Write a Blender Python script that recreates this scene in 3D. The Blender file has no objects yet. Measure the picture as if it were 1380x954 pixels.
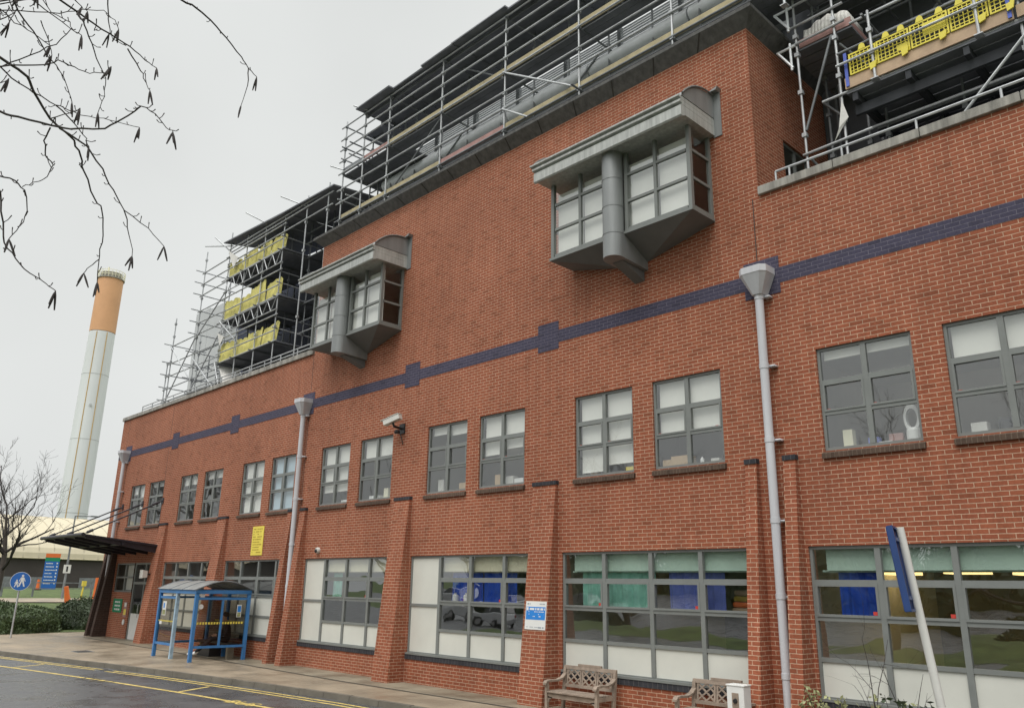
import bpy, math, random
from mathutils import Vector, Matrix
R = math.radians
random.seed(7)
S = bpy.context.scene
COL = S.collection

# ------------------------------------------------------------------ helpers
class MB:
    """collects faces, then links them as ONE mesh object"""
    def __init__(s):
        s.v, s.f, s.m = [], [], []
    def face(s, pts, mi=0):
        b = len(s.v); s.v += [tuple(p) for p in pts]
        s.f.append(tuple(range(b, b + len(pts)))); s.m.append(mi)
    def box(s, x0, x1, y0, y1, z0, z1, mi=0):
        if x0 > x1: x0, x1 = x1, x0
        if y0 > y1: y0, y1 = y1, y0
        if z0 > z1: z0, z1 = z1, z0
        s.hexa([(x0,y0,z0),(x1,y0,z0),(x1,y1,z0),(x0,y1,z0),(x0,y0,z1),(x1,y0,z1),(x1,y1,z1),(x0,y1,z1)], mi)
    def hexa(s, p, mi=0):
        b = len(s.v); s.v += [tuple(q) for q in p]
        for q in ((0,3,2,1),(4,5,6,7),(0,1,5,4),(1,2,6,5),(2,3,7,6),(3,0,4,7)):
            s.f.append(tuple(b + i for i in q)); s.m.append(mi)
    def obox(s, c, ax, ay, az, mi=0):
        """box by centre and three half-axis vectors"""
        c, ax, ay, az = Vector(c), Vector(ax), Vector(ay), Vector(az)
        s.hexa([c-ax-ay-az, c+ax-ay-az, c+ax+ay-az, c-ax+ay-az, c-ax-ay+az, c+ax-ay+az, c+ax+ay+az, c-ax+ay+az], mi)
    def tube(s, pts, r, n=8, mi=0, caps=True):
        pts = [Vector(p) for p in pts]
        rs = r if isinstance(r, (list, tuple)) else [r] * len(pts)
        b = len(s.v); u = None
        for i, p in enumerate(pts):
            d = (pts[min(i+1, len(pts)-1)] - pts[max(i-1, 0)])
            d = d.normalized() if d.length > 1e-9 else Vector((0,0,1))
            if u is None:
                u = d.orthogonal().normalized()
            else:
                u = (u - d * u.dot(d))
                u = u.normalized() if u.length > 1e-6 else d.orthogonal().normalized()
            w = d.cross(u)
            for k in range(n):
                a = 2 * math.pi * k / n
                s.v.append(tuple(p + (u * math.cos(a) + w * math.sin(a)) * rs[i]))
        for i in range(len(pts) - 1):
            for k in range(n):
                k2 = (k + 1) % n
                s.f.append((b+i*n+k, b+i*n+k2, b+(i+1)*n+k2, b+(i+1)*n+k)); s.m.append(mi)
        if caps:
            e = b + (len(pts) - 1) * n
            s.face([s.v[b+k] for k in reversed(range(n))], mi); s.face([s.v[e+k] for k in range(n)], mi)
    def prism(s, prof, x0, x1, axis='x', mi=0):
        """closed profile extruded along an axis; prof in the two other coordinates"""
        def P(a, q):
            return (a, q[0], q[1]) if axis == 'x' else ((q[0], a, q[1]) if axis == 'y' else (q[0], q[1], a))
        n = len(prof); b = len(s.v)
        s.v += [P(x0, q) for q in prof] + [P(x1, q) for q in prof]
        area = sum(prof[i][0]*prof[(i+1)%n][1] - prof[(i+1)%n][0]*prof[i][1] for i in range(n))
        flip = (area < 0) != (axis == 'y')
        for i in range(n):
            j = (i + 1) % n
            q = (b+i, b+j, b+n+j, b+n+i)
            s.f.append(q if not flip else q[::-1]); s.m.append(mi)
        c0, c1 = tuple(reversed(range(b, b+n))), tuple(range(b+n, b+2*n))
        s.f += [c0 if not flip else c0[::-1], c1 if not flip else c1[::-1]]; s.m += [mi, mi]
    def lathe(s, prof, c, n=16, mi=0, axis=(0,0,1)):
        c = Vector(c); ax = Vector(axis).normalized(); u = ax.orthogonal().normalized(); w = ax.cross(u)
        b = len(s.v)
        for (r, h) in prof:
            for k in range(n):
                a = 2*math.pi*k/n
                s.v.append(tuple(c + ax*h + (u*math.cos(a) + w*math.sin(a))*r))
        for i in range(len(prof)-1):
            for k in range(n):
                k2 = (k+1) % n
                s.f.append((b+i*n+k, b+i*n+k2, b+(i+1)*n+k2, b+(i+1)*n+k)); s.m.append(mi)
        e = b+(len(prof)-1)*n
        s.face([s.v[b+k] for k in reversed(range(n))], mi); s.face([s.v[e+k] for k in range(n)], mi)
    def build(s, name, mats, parent=None, smooth=False, bevel=0):
        me = bpy.data.meshes.new(name)
        me.from_pydata(s.v, [], s.f)
        if not isinstance(mats, (list, tuple)): mats = [mats]
        for m in mats: me.materials.append(m)
        me.polygons.foreach_set('material_index', s.m)
        uv = me.uv_layers.new(name='UVMap').data
        vs = me.vertices
        for p in me.polygons:
            n = p.normal; ax, ay, az = abs(n.x), abs(n.y), abs(n.z)
            for li in p.loop_indices:
                co = vs[me.loops[li].vertex_index].co
                if ay >= ax and ay >= az*0.8: uv[li].uv = (co.x, co.z)
                elif ax >= az*0.8: uv[li].uv = (co.y, co.z)
                else: uv[li].uv = (co.x, co.y)
            if smooth: p.use_smooth = True
        me.update()
        o = bpy.data.objects.new(name, me); COL.objects.link(o)
        if parent is not None: o.parent = parent
        if bevel:
            b = o.modifiers.new('soft', 'BEVEL'); b.width = bevel; b.segments = 2; b.limit_method = 'ANGLE'; b.angle_limit = R(40)
        return o

def tag(o, label=None, cat=None, group=None, kind=None):
    if label: o['label'] = label
    if cat: o['category'] = cat
    if group: o['group'] = group
    if kind: o['kind'] = kind
    return o
def empty(name, loc, label, cat, group=None, rz=0):
    o = bpy.data.objects.new(name, None); COL.objects.link(o)
    o.location = loc; o.rotation_euler = (0, 0, rz); o.empty_display_size = .2
    return tag(o, label, cat, group)
def copy_tree(o, parent=None):
    c = o.copy(); COL.objects.link(c)
    c.parent = parent
    for ch in list(o.children): copy_tree(ch, c)
    return c

# ------------------------------------------------------------------ materials
def new_mat(name):
    m = bpy.data.materials.new(name); m.use_nodes = True
    nt = m.node_tree; b = nt.nodes['Principled BSDF']
    return m, nt, b
def L(nt, a, b): nt.links.new(a, b)
def mat(name, col, rough=.6, metal=0, var=.18, scale=3., bump=0., bscale=60., spec=.5, streak=False, rvar=0.):
    m, nt, b = new_mat(name)
    b.inputs['Roughness'].default_value = rough; b.inputs['Metallic'].default_value = metal
    b.inputs['Specular IOR Level'].default_value = spec
    geo = nt.nodes.new('ShaderNodeNewGeometry')
    src = geo.outputs['Position']
    if streak:
        mp = nt.nodes.new('ShaderNodeMapping'); mp.inputs['Scale'].default_value = (3, 3, .35); L(nt, src, mp.inputs[0]); src = mp.outputs[0]
    n = nt.nodes.new('ShaderNodeTexNoise'); n.inputs['Scale'].default_value = scale; n.inputs['Detail'].default_value = 6; n.inputs['Roughness'].default_value = .62
    L(nt, src, n.inputs['Vector'])
    mr = nt.nodes.new('ShaderNodeMapRange'); mr.inputs[1].default_value = .3; mr.inputs[2].default_value = .7
    mr.inputs[3].default_value = 1 - var; mr.inputs[4].default_value = 1 + var
    L(nt, n.outputs[0], mr.inputs[0])
    mx = nt.nodes.new('ShaderNodeVectorMath'); mx.operation = 'SCALE'; mx.inputs[0].default_value = col[:3]
    L(nt, mr.outputs[0], mx.inputs['Scale']); L(nt, mx.outputs[0], b.inputs['Base Color'])
    if rvar:
        r2 = nt.nodes.new('ShaderNodeMapRange'); r2.inputs[1].default_value = .35; r2.inputs[2].default_value = .65
        r2.inputs[3].default_value = max(.05, rough - rvar); r2.inputs[4].default_value = min(1, rough + rvar)
        L(nt, n.outputs[0], r2.inputs[0]); L(nt, r2.outputs[0], b.inputs['Roughness'])
    if bump:
        n2 = nt.nodes.new('ShaderNodeTexNoise'); n2.inputs['Scale'].default_value = bscale; n2.inputs['Detail'].default_value = 4
        L(nt, geo.outputs['Position'], n2.inputs['Vector'])
        bp = nt.nodes.new('ShaderNodeBump'); bp.inputs['Strength'].default_value = bump; bp.inputs['Distance'].default_value = .02
        L(nt, n2.outputs[0], bp.inputs['Height']); L(nt, bp.outputs[0], b.inputs['Normal'])
    return m
def brick_mat(name, c1, c2, mortar, stain=.22, w=.225, h=.075, mw=.0055):
    m, nt, b = new_mat(name)
    uv = nt.nodes.new('ShaderNodeUVMap'); uv.uv_map = 'UVMap'
    geo = nt.nodes.new('ShaderNodeNewGeometry')
    # slight wobble so the courses are not ruler straight
    nw = nt.nodes.new('ShaderNodeTexNoise'); nw.inputs['Scale'].default_value = 9; L(nt, geo.outputs['Position'], nw.inputs['Vector'])
    sub = nt.nodes.new('ShaderNodeVectorMath'); sub.operation = 'SUBTRACT'; sub.inputs[1].default_value = (.5, .5, .5); L(nt, nw.outputs['Color'], sub.inputs[0])
    sc = nt.nodes.new('ShaderNodeVectorMath'); sc.operation = 'SCALE'; sc.inputs['Scale'].default_value = .009; L(nt, sub.outputs[0], sc.inputs[0])
    ad = nt.nodes.new('ShaderNodeVectorMath'); ad.operation = 'ADD'; L(nt, uv.outputs[0], ad.inputs[0]); L(nt, sc.outputs[0], ad.inputs[1])
    br = nt.nodes.new('ShaderNodeTexBrick'); br.offset = .5
    for k, v in (('Scale', 1), ('Mortar Size', mw), ('Mortar Smooth', .25), ('Bias', -.1), ('Brick Width', w), ('Row Height', h)):
        br.inputs[k].default_value = v
    br.inputs['Color1'].default_value = (*c1, 1); br.inputs['Color2'].default_value = (*c2, 1); br.inputs['Mortar'].default_value = (*mortar, 1)
    L(nt, ad.outputs[0], br.inputs['Vector'])
    def noise(s, d=5, sv=None):
        n = nt.nodes.new('ShaderNodeTexNoise'); n.inputs['Scale'].default_value = s; n.inputs['Detail'].default_value = d
        n.inputs['Roughness'].default_value = .6
        src = geo.outputs['Position']
        if sv:
            mp = nt.nodes.new('ShaderNodeMapping'); mp.inputs['Scale'].default_value = sv; L(nt, src, mp.inputs[0]); src = mp.outputs[0]
        L(nt, src, n.inputs['Vector']); return n.outputs[0]
    def rng(x, lo, hi, a=.3, bb=.7):
        r = nt.nodes.new('ShaderNodeMapRange'); r.inputs[1].default_value = a; r.inputs[2].default_value = bb
        r.inputs[3].default_value = lo; r.inputs[4].default_value = hi; L(nt, x, r.inputs[0]); return r.outputs[0]
    def mul(a, c):
        n = nt.nodes.new('ShaderNodeMath'); n.operation = 'MULTIPLY'; L(nt, a, n.inputs[0]); L(nt, c, n.inputs[1]); return n.outputs[0]
    f = mul(mul(rng(noise(.35), 1-stain*.7, 1+stain*.5), rng(noise(2.2, 6, (2.5, 2.5, .5)), 1-stain*.6, 1+stain*.45)), rng(noise(24, 3), .86, 1.14))
    mx = nt.nodes.new('ShaderNodeVectorMath'); mx.operation = 'SCALE'; L(nt, br.outputs['Color'], mx.inputs[0]); L(nt, f, mx.inputs['Scale'])
    b2 = nt.nodes.new('ShaderNodeTexBrick'); b2.offset = .5
    for k, v in (('Scale', 1), ('Mortar Size', 0), ('Bias', 0), ('Brick Width', w), ('Row Height', h)): b2.inputs[k].default_value = v
    b2.inputs['Color1'].default_value = (0,0,0,1); b2.inputs['Color2'].default_value = (1,1,1,1); L(nt, ad.outputs[0], b2.inputs['Vector'])
    rp = nt.nodes.new('ShaderNodeValToRGB'); rp.color_ramp.interpolation = 'LINEAR'
    for p_, v_ in ((0.0,.74), (.05,.77), (.09,.97), (.9,1.04), (.95,1.17), (1.,1.2)):
        if p_ in (0., 1.): el_ = rp.color_ramp.elements[0 if p_ == 0 else -1]; el_.position = p_
        else: el_ = rp.color_ramp.elements.new(p_)
        el_.color = (v_*.72, v_*.72, v_*.72, 1)
    L(nt, b2.outputs['Color'], rp.inputs[0])
    ob = nt.nodes.new('ShaderNodeMath'); ob.operation = 'MULTIPLY'; ob.inputs[1].default_value = 1/.72; L(nt, rp.outputs[0], ob.inputs[0])
    st_ = rng(noise(1.0, 6, (4.5, 4.5, .16)), 1.0, 1-stain*.75, .55, .78)
    f2 = mul(ob.outputs[0], st_)
    mx2 = nt.nodes.new('ShaderNodeVectorMath'); mx2.operation = 'SCALE'; L(nt, mx.outputs[0], mx2.inputs[0]); L(nt, f2, mx2.inputs['Scale']); mx = mx2
    # pale salt bloom in patches
    bl = rng(noise(3.3, 7, (1, 1, .55)), 0, .42, .68, .84)
    mix = nt.nodes.new('ShaderNodeMix'); mix.data_type = 'RGBA'; mix.inputs['B'].default_value = (.42, .33, .27, 1)
    L(nt, bl, mix.inputs['Factor']); L(nt, mx.outputs[0], mix.inputs['A']); L(nt, mix.outputs['Result'], b.inputs['Base Color'])
    b.inputs['Roughness'].default_value = .85; b.inputs['Specular IOR Level'].default_value = .25
    bp = nt.nodes.new('ShaderNodeBump'); bp.inputs['Strength'].default_value = .55; bp.inputs['Distance'].default_value = .006; bp.invert = True
    L(nt, br.outputs['Fac'], bp.inputs['Height']); L(nt, bp.outputs[0], b.inputs['Normal'])
    return m
def glass_mat(name, tint=(.94,.955,.945), ior=1.75, wav=.012, base=0.0):
    m = bpy.data.materials.new(name); m.use_nodes = True; nt = m.node_tree
    nt.nodes.remove(nt.nodes['Principled BSDF']); out = nt.nodes['Material Output']
    tr = nt.nodes.new('ShaderNodeBsdfTransparent'); tr.inputs[0].default_value = (*tint, 1)
    gl = nt.nodes.new('ShaderNodeBsdfGlossy'); gl.inputs['Roughness'].default_value = .01; gl.inputs['Color'].default_value = (.95, .96, .97, 1)
    f0 = ((ior-1)/(ior+1))**2+base
    g0 = nt.nodes.new('ShaderNodeNewGeometry'); dt = nt.nodes.new('ShaderNodeVectorMath'); dt.operation = 'DOT_PRODUCT'
    L(nt, g0.outputs['Normal'], dt.inputs[0]); L(nt, g0.outputs['Incoming'], dt.inputs[1])
    def mth(op, a, b=None):
        q = nt.nodes.new('ShaderNodeMath'); q.operation = op; q.use_clamp = op == 'SUBTRACT'
        for k, v in enumerate((a, b)):
            if v is None: continue
            if isinstance(v, (int, float)): q.inputs[k].default_value = v
            else: L(nt, v, q.inputs[k])
        return q.outputs[0]
    p5 = mth('POWER', mth('SUBTRACT', 1.0, mth('ABSOLUTE', dt.outputs['Value'])), 5.0)
    fac = mth('ADD', mth('MULTIPLY', p5, 1-f0), f0)
    geo = nt.nodes.new('ShaderNodeNewGeometry')
    n = nt.nodes.new('ShaderNodeTexNoise'); n.inputs['Scale'].default_value = 1.3; n.inputs['Detail'].default_value = 1; L(nt, geo.outputs['Position'], n.inputs['Vector'])
    bp = nt.nodes.new('ShaderNodeBump'); bp.inputs['Strength'].default_value = wav*10; bp.inputs['Distance'].default_value = .02
    L(nt, n.outputs[0], bp.inputs['Height']); L(nt, bp.outputs[0], gl.inputs['Normal'])
    mx = nt.nodes.new('ShaderNodeMixShader')
    L(nt, fac, mx.inputs[0])
    L(nt, tr.outputs[0], mx.inputs[1]); L(nt, gl.outputs[0], mx.inputs[2]); L(nt, mx.outputs[0], out.inputs[0])
    return m
def emit_mat(name, col, s):
    m, nt, b = new_mat(name); b.inputs['Base Color'].default_value = (*col, 1)
    b.inputs['Emission Color'].default_value = (*col, 1); b.inputs['Emission Strength'].default_value = s
    return m

M = dict(
    brick=brick_mat('red_brick', (.335,.104,.054), (.255,.077,.042), (.52,.345,.24), mw=.0068),
    brick_dark=brick_mat('dark_brown_brick', (.075,.045,.035), (.05,.033,.028), (.10,.075,.06)),  # darker, browner brick for the buttress pair beside the entrance
    blue=brick_mat('blue_brick', (.072,.066,.105), (.055,.05,.08), (.15,.138,.175), stain=.1),
    sillbrick=brick_mat('dark_sill_brick', (.05,.05,.058), (.035,.036,.042), (.11,.10,.10), stain=.2, w=.112, h=.2, mw=.006),
    sill=brick_mat('brown_sill_brick', (.115,.075,.055), (.09,.06,.045), (.17,.13,.10), stain=.25, w=.075, h=.3, mw=.005),
    coping=mat('pale_coping', (.30,.285,.255), .9, var=.45, scale=2.2, bump=.4, streak=True),
    cornice=mat('weathered_lead_cornice', (.115,.112,.108), .75, var=.35, scale=2.5, bump=.3, streak=True),
    frame=mat('window_frame_grey', (.20,.21,.20), .45, var=.08),
    zinc=mat('zinc_grey', (.26,.27,.27), .5, metal=.25, var=.14, scale=1.6, streak=True),
    zinc_lt=mat('weathered_zinc_fascia', (.43,.44,.42), .5, metal=.1, var=.25, scale=3.5, streak=True),
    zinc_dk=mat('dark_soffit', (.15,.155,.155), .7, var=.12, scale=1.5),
    panel=mat('white_infill_panel', (.66,.66,.60), .5, var=.07, scale=.9),
    glass=glass_mat('window_glass', ior=2.55),
    glass_g=glass_mat('coated_ground_floor_glass', ior=3.1, wav=.02),
    glass_s=glass_mat('oriel_side_glass', ior=1.7),
    glass_o=glass_mat('oriel_glass', ior=2.7),
    blind=mat('roller_blind', (.90,.89,.83), .9, var=.05, scale=1.5),
    blindb=mat('pale_blue_blind', (.55,.70,.80), .9, var=.05, scale=1.5),
    room=mat('room_plaster', (.66,.64,.58), .9, var=.05, scale=1),
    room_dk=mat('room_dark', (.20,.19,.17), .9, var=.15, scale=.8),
    ceil=mat('room_ceiling', (.78,.78,.74), .9, var=.05, scale=1),
    lino=mat('room_floor', (.22,.24,.25), .6, var=.1, scale=1),
    mint=mat('mint_pelmet', (.62,.82,.70), .8, var=.1, scale=1.2),
    cream=mat('cream_pelmet', (.84,.80,.60), .8, var=.1, scale=1.2),
    curtain_b=mat('blue_curtain', (.015,.09,.60), .9, var=.15, scale=2),
    curtain_p=mat('periwinkle_curtain', (.13,.18,.58), .9, var=.15, scale=2),
    curtain_t=mat('turquoise_curtain', (.36,.76,.64), .9, var=.15, scale=2),
    pipe=mat('grey_drainpipe', (.55,.55,.575), .45, var=.1, scale=2, streak=True),
    galv=mat('galvanised_tube', (.47,.48,.49), .45, metal=.35, var=.25, scale=2.5),
    galv_dk=mat('dark_grey_tube', (.21,.22,.23), .6, metal=.2, var=.3, scale=2.5),  # darker tube tone, mostly on rear and inner scaffold members
    deck=mat('dark_scaffold_deck', (.20,.205,.225), .9, var=.3, scale=1.2, bump=.3),
    deck_dk=mat('dark_deck_beam', (.05,.053,.06), .9, var=.3, scale=1.2),  # darker tone than the scaffold deck, for the beams beneath it
    deck_bl=mat('blue_black_sheeting', (.035,.042,.07), .8, var=.4, scale=.8),
    board=mat('pale_timber_toe_board', (.42,.36,.22), .85, var=.25, scale=3),
    ply=mat('plywood_board', (.50,.36,.24), .8, var=.22, scale=2.2),
    tarp=mat('white_tarpaulin', (.74,.72,.68), .6, var=.18, scale=2.5, bump=.4, bscale=5),
    pinkboard=mat('faded_red_board', (.38,.22,.20), .8, var=.2, scale=3),
    yel=mat('yellow_plastic', (.78,.66,.07), .45, var=.08, scale=3),
    yel2=mat('dirty_yellow_sheet', (.62,.56,.17), .6, var=.28, scale=3.5, bump=.5, bscale=9),
    louvre=mat('pale_louvre', (.74,.76,.78), .45, metal=.2, var=.12, scale=2),
    roofdk=mat('dark_roof', (.11,.115,.125), .7, var=.25, scale=1),
    asphalt=mat('wet_asphalt', (.085,.085,.089), .31, var=.25, scale=.9, bump=.25, bscale=160, rvar=.16),
    pave=mat('damp_paving', (.285,.23,.165), .5, var=.28, scale=.8, bump=.2, bscale=70, rvar=.2),
    pave2=mat('damp_paving_by_wall', (.235,.20,.145), .6, var=.35, scale=1.1, bump=.2, bscale=70, rvar=.2),
    kerb=mat('kerb_stone', (.14,.125,.10), .7, var=.25, scale=2),
    gutter=mat('dark_joint', (.05,.045,.04), .8, var=.2),
    ypaint_f=mat('nearly_worn_off_paint', (.12,.10,.065), .6, var=.35, scale=5),
    ypaint=mat('worn_yellow_paint', (.58,.44,.14), .7, var=.4, scale=5),
    grass=mat('grass_ground', (.075,.105,.03), .95, var=.4, scale=1.4, bump=.8, bscale=30),
    earth=mat('bark_mulch', (.06,.045,.033), .95, var=.4, scale=6, bump=.6, bscale=30),
    leaf_dk=mat('dark_shrub_leaf', (.035,.055,.022), .6, var=.45, scale=1.7),
    leaf_md=mat('mid_shrub_leaf', (.055,.085,.028), .6, var=.45, scale=2.0),
    leaf_var=mat('variegated_leaf', (.30,.31,.15), .6, var=.5, scale=14),
    leaf_gl=mat('glossy_leaf', (.05,.075,.035), .4, var=.4, scale=8),
    bark=mat('grey_bark', (.085,.07,.06), .9, var=.3, scale=6),
    bark_tw=mat('dark_twig', (.045,.037,.036), .85, var=.25, scale=12),
    shelter=mat('blue_painted_steel', (.055,.20,.46), .4, var=.12, scale=4),
    shelter_w=mat('worn_pale_blue_paint', (.36,.49,.60), .45, var=.25, scale=7),
    perspex=glass_mat('smoky_perspex', tint=(.62,.60,.55), ior=1.5, wav=.02),
    perspex_r=mat('dirty_grey_polycarbonate', (.24,.25,.245), .45, var=.25, scale=3),
    black=mat('black_plastic', (.02,.02,.022), .4, var=.1),
    white=mat('white_paint', (.75,.75,.73), .4, var=.05),
    offwhite=mat('white_powder_coat', (.62,.61,.57), .5, var=.08),
    red=mat('red_sticker', (.55,.05,.035), .5, var=.05),
    orange=mat('orange_plastic', (.75,.16,.035), .5, var=.1),
    card=mat('cardboard', (.48,.34,.20), .8, var=.1),
    wood=mat('weathered_teak', (.30,.235,.185), .85, var=.3, scale=5, bump=.3, bscale=40),
    sign_b=mat('sign_blue', (.02,.13,.45), .4, var=.05),
    sign_lb=mat('sign_bright_blue', (.02,.22,.66), .35, var=.05),
    sign_y=mat('sign_yellow', (.82,.66,.10), .5, var=.06),
    sign_yd=mat('sign_ochre_ink', (.42,.30,.03), .6, var=.1),
    sign_g=mat('sign_green', (.01,.24,.11), .4, var=.05),
    sign_gr=mat('sign_grey_ink', (.35,.38,.42), .5, var=.1),
    signpost_b=mat('dark_blue_sign_case', (.018,.05,.17), .4, var=.1),
    shed=mat('cream_metal_roof', (.54,.475,.34), .6, var=.06, scale=.25, streak=True),
    shed_dk=mat('dark_cladding', (.055,.045,.042), .7, var=.15, scale=.5),
    shed_seam=mat('roof_seam', (.45,.40,.30), .7, var=.05),
    stack=mat('pale_grey_flue', (.70,.72,.73), .55, var=.07, scale=.15, streak=True),
    stack_o=mat('tan_flue_cap', (.68,.37,.19), .6, var=.08, scale=.3),
    stack_l=mat('rust_line', (.55,.36,.13), .7, var=.15),
    canopy=mat('black_canopy_steel', (.022,.02,.028), .4, var=.2),
    skin=mat('skin', (.50,.31,.23), .6, var=.05), hair=mat('dark_hair', (.012,.010,.010), .6, var=.2),
    cloth_dk=mat('charcoal_jacket', (.022,.022,.028), .9, var=.2), cloth_bk=mat('black_trousers', (.012,.012,.016), .9, var=.2),
    car_w=mat('silver_white_car_paint', (.55,.56,.57), .25, var=.03, spec=.6), car_g=mat('dark_car_paint', (.06,.065,.075), .25, var=.03, spec=.6),
    carglass=mat('car_window', (.015,.018,.02), .08, var=.02), tyre=mat('tyre_rubber', (.02,.02,.02), .8, var=.1),
    alloy=mat('alloy_wheel', (.4,.4,.41), .35, metal=.6, var=.05), lampred=mat('tail_lamp', (.35,.02,.02), .25, var=.05),
    lamp=emit_mat('warm_ceiling_lamp', (1., .74, .3), 1.7),
    strip=emit_mat('tube_and_fill_glow', (1., .97, .90), 1.6),
    plantpanel=mat('pale_plant_cladding', (.50,.515,.52), .6, var=.06, scale=.6),
)

# ------------------------------------------------------------------ camera
F_PX, YAW, PITCH, ROLL = 1085.2, -0.802453, 0.281654, 0.0167608
CAM = Vector((0, -13.25, 2.45))
cy, sy = math.cos(YAW), math.sin(YAW)
fw = Vector((sy*math.cos(PITCH), cy*math.cos(PITCH), math.sin(PITCH)))
rt0 = Vector((cy, -sy, 0)); up0 = rt0.cross(fw)
rt = rt0*math.cos(ROLL) + up0*math.sin(ROLL); up = up0*math.cos(ROLL) - rt0*math.sin(ROLL)
cam = bpy.data.cameras.new('camera'); co = bpy.data.objects.new('camera', cam); COL.objects.link(co)
cam.sensor_width = 36; cam.lens = F_PX/1380*36; cam.clip_start = .05; cam.clip_end = 3000
co.matrix_world = Matrix(((rt.x, up.x, -fw.x, CAM.x), (rt.y, up.y, -fw.y, CAM.y), (rt.z, up.z, -fw.z, CAM.z), (0,0,0,1)))
S.camera = co
def view_dir(px, py):
    return (fw + rt*((px-690)/F_PX) + up*(-(py-477)/F_PX)).normalized()

# ------------------------------------------------------------------ light
w = bpy.data.worlds.new('World'); S.world = w; w.use_nodes = True
nt = w.node_tree; bg = nt.nodes['Background']
sky = nt.nodes.new('ShaderNodeTexSky'); sky.sky_type = 'NISHITA'; sky.sun_disc = False
SUN_EL, SUN_AZ = R(56), R(165)      # azimuth measured clockwise from +Y
sky.sun_elevation = SUN_EL; sky.sun_rotation = SUN_AZ; sky.air_density = 1.2; sky.dust_density = 6; sky.ozone_density = .6
hs = nt.nodes.new('ShaderNodeHueSaturation'); hs.inputs['Saturation'].default_value = .06; L(nt, sky.outputs[0], hs.inputs['Color'])
# overcast: pull the clear sky towards an even cloud layer, brighter overhead, with soft mottling
tc = nt.nodes.new('ShaderNodeTexCoord'); sp = nt.nodes.new('ShaderNodeSeparateXYZ'); L(nt, tc.outputs['Generated'], sp.inputs[0])
e1 = nt.nodes.new('ShaderNodeMapRange')
for i, v in ((1, -.02), (2, .6), (3, 6.6), (4, 7.2)): e1.inputs[i].default_value = v
e2 = nt.nodes.new('ShaderNodeMapRange'); e2.interpolation_type = 'SMOOTHSTEP'
for i, v in ((1, .63), (2, .97), (3, 0), (4, 18)): e2.inputs[i].default_value = v
L(nt, sp.outputs['Z'], e1.inputs[0]); L(nt, sp.outputs['Z'], e2.inputs[0])
el = nt.nodes.new('ShaderNodeMath'); L(nt, e1.outputs[0], el.inputs[0]); L(nt, e2.outputs[0], el.inputs[1])
cn = nt.nodes.new('ShaderNodeTexNoise'); cn.inputs['Scale'].default_value = 1.5; cn.inputs['Detail'].default_value = 5; cn.inputs['Roughness'].default_value = .45
L(nt, tc.outputs['Generated'], cn.inputs['Vector'])
cr = nt.nodes.new('ShaderNodeMapRange'); cr.inputs[1].default_value = .3; cr.inputs[2].default_value = .7; cr.inputs[3].default_value = .87; cr.inputs[4].default_value = 1.07
L(nt, cn.outputs[0], cr.inputs[0])
cm = nt.nodes.new('ShaderNodeMath'); cm.operation = 'MULTIPLY'; L(nt, el.outputs[0], cm.inputs[0]); L(nt, cr.outputs[0], cm.inputs[1])
cv = nt.nodes.new('ShaderNodeVectorMath'); cv.operation = 'SCALE'; cv.inputs[0].default_value = (.975, 1., .985); L(nt, cm.outputs[0], cv.inputs['Scale'])
mxs = nt.nodes.new('ShaderNodeMix'); mxs.data_type = 'RGBA'; mxs.inputs['Factor'].default_value = .88
L(nt, hs.outputs[0], mxs.inputs['A']); L(nt, cv.outputs[0], mxs.inputs['B']); L(nt, mxs.outputs['Result'], bg.inputs[0])
bg.inputs[1].default_value = .1
sl = bpy.data.lights.new('sun', 'SUN'); sl.energy = 1.15; sl.angle = R(34); sl.color = (1, .97, .93)
so = bpy.data.objects.new('sun', sl); COL.objects.link(so)
sd = Vector((math.sin(SUN_AZ)*math.cos(SUN_EL), math.cos(SUN_AZ)*math.cos(SUN_EL), math.sin(SUN_EL)))
so.rotation_euler = sd.to_track_quat('Z', 'Y').to_euler(); so.location = sd*60
S.view_settings.view_transform = 'Standard'; S.view_settings.look = 'None'; S.view_settings.gamma = 1
S.view_settings.exposure = 0.34
S.cycles.use_denoising = True; S.cycles.max_bounces = 8; S.cycles.transparent_max_bounces = 16
S.cycles.sample_clamp_indirect = 4; S.cycles.caustics_reflective = False; S.cycles.caustics_refractive = False

# ------------------------------------------------------------------ ground
def sheet(name, pts, z, m, kind='structure', uvname=None, sub=0):
    mb = MB(); mb.face([(x, y, z) for x, y in pts]); o = mb.build(name, m); tag(o, kind=kind); return o
KP = [(-140,-28.5), (-60,-10.6), (-45,-7.75), (-33,-5.6), (-26.3,-4.2), (-23,-3.55), (-19.5,-2.98), (-16,-2.55), (-12,-2.3), (-4,-2.2), (12,-2.2)]   # kerb line
sheet('ground', [(-900,-700), (700,-700), (700,900), (-900,900)], -.03, M['grass'])
sheet('road', KP + [(30,-2.2), (30,-75), (-140,-75)], 0, M['asphalt'])
mb = MB()
for a, b in zip(KP[1:], KP[2:]):
    A0, B0 = Vector((*a, 0)), Vector((*b, 0)); d = (B0-A0).normalized(); n = Vector((-d.y, d.x, 0)); q = max(1, round((B0-A0).length/.915))
    for k in range(q):
        A, B = A0.lerp(B0, k/q)+d*.006, A0.lerp(B0, (k+1)/q)-d*.006; e_ = Vector((0,0,random.uniform(-.004,.004))); t_ = Vector((0,0,.12))+e_
        mb.hexa([A, B, B+n*.13, A+n*.13, A+t_+n*.015, B+t_+n*.015, B+n*.13+t_, A+n*.13+t_])
tag(mb.build('kerb', M['kerb']), kind='structure')
PATH = [(-60,3.6),(-45.6,3.5), (-40.9,1.2), (-38.5,-1.0), (-29.2,-1.0), (-23.1,-1.12), (-18.1,-1.16), (-12.5,-.95), (-9,-.9), (12,-.9)]
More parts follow.
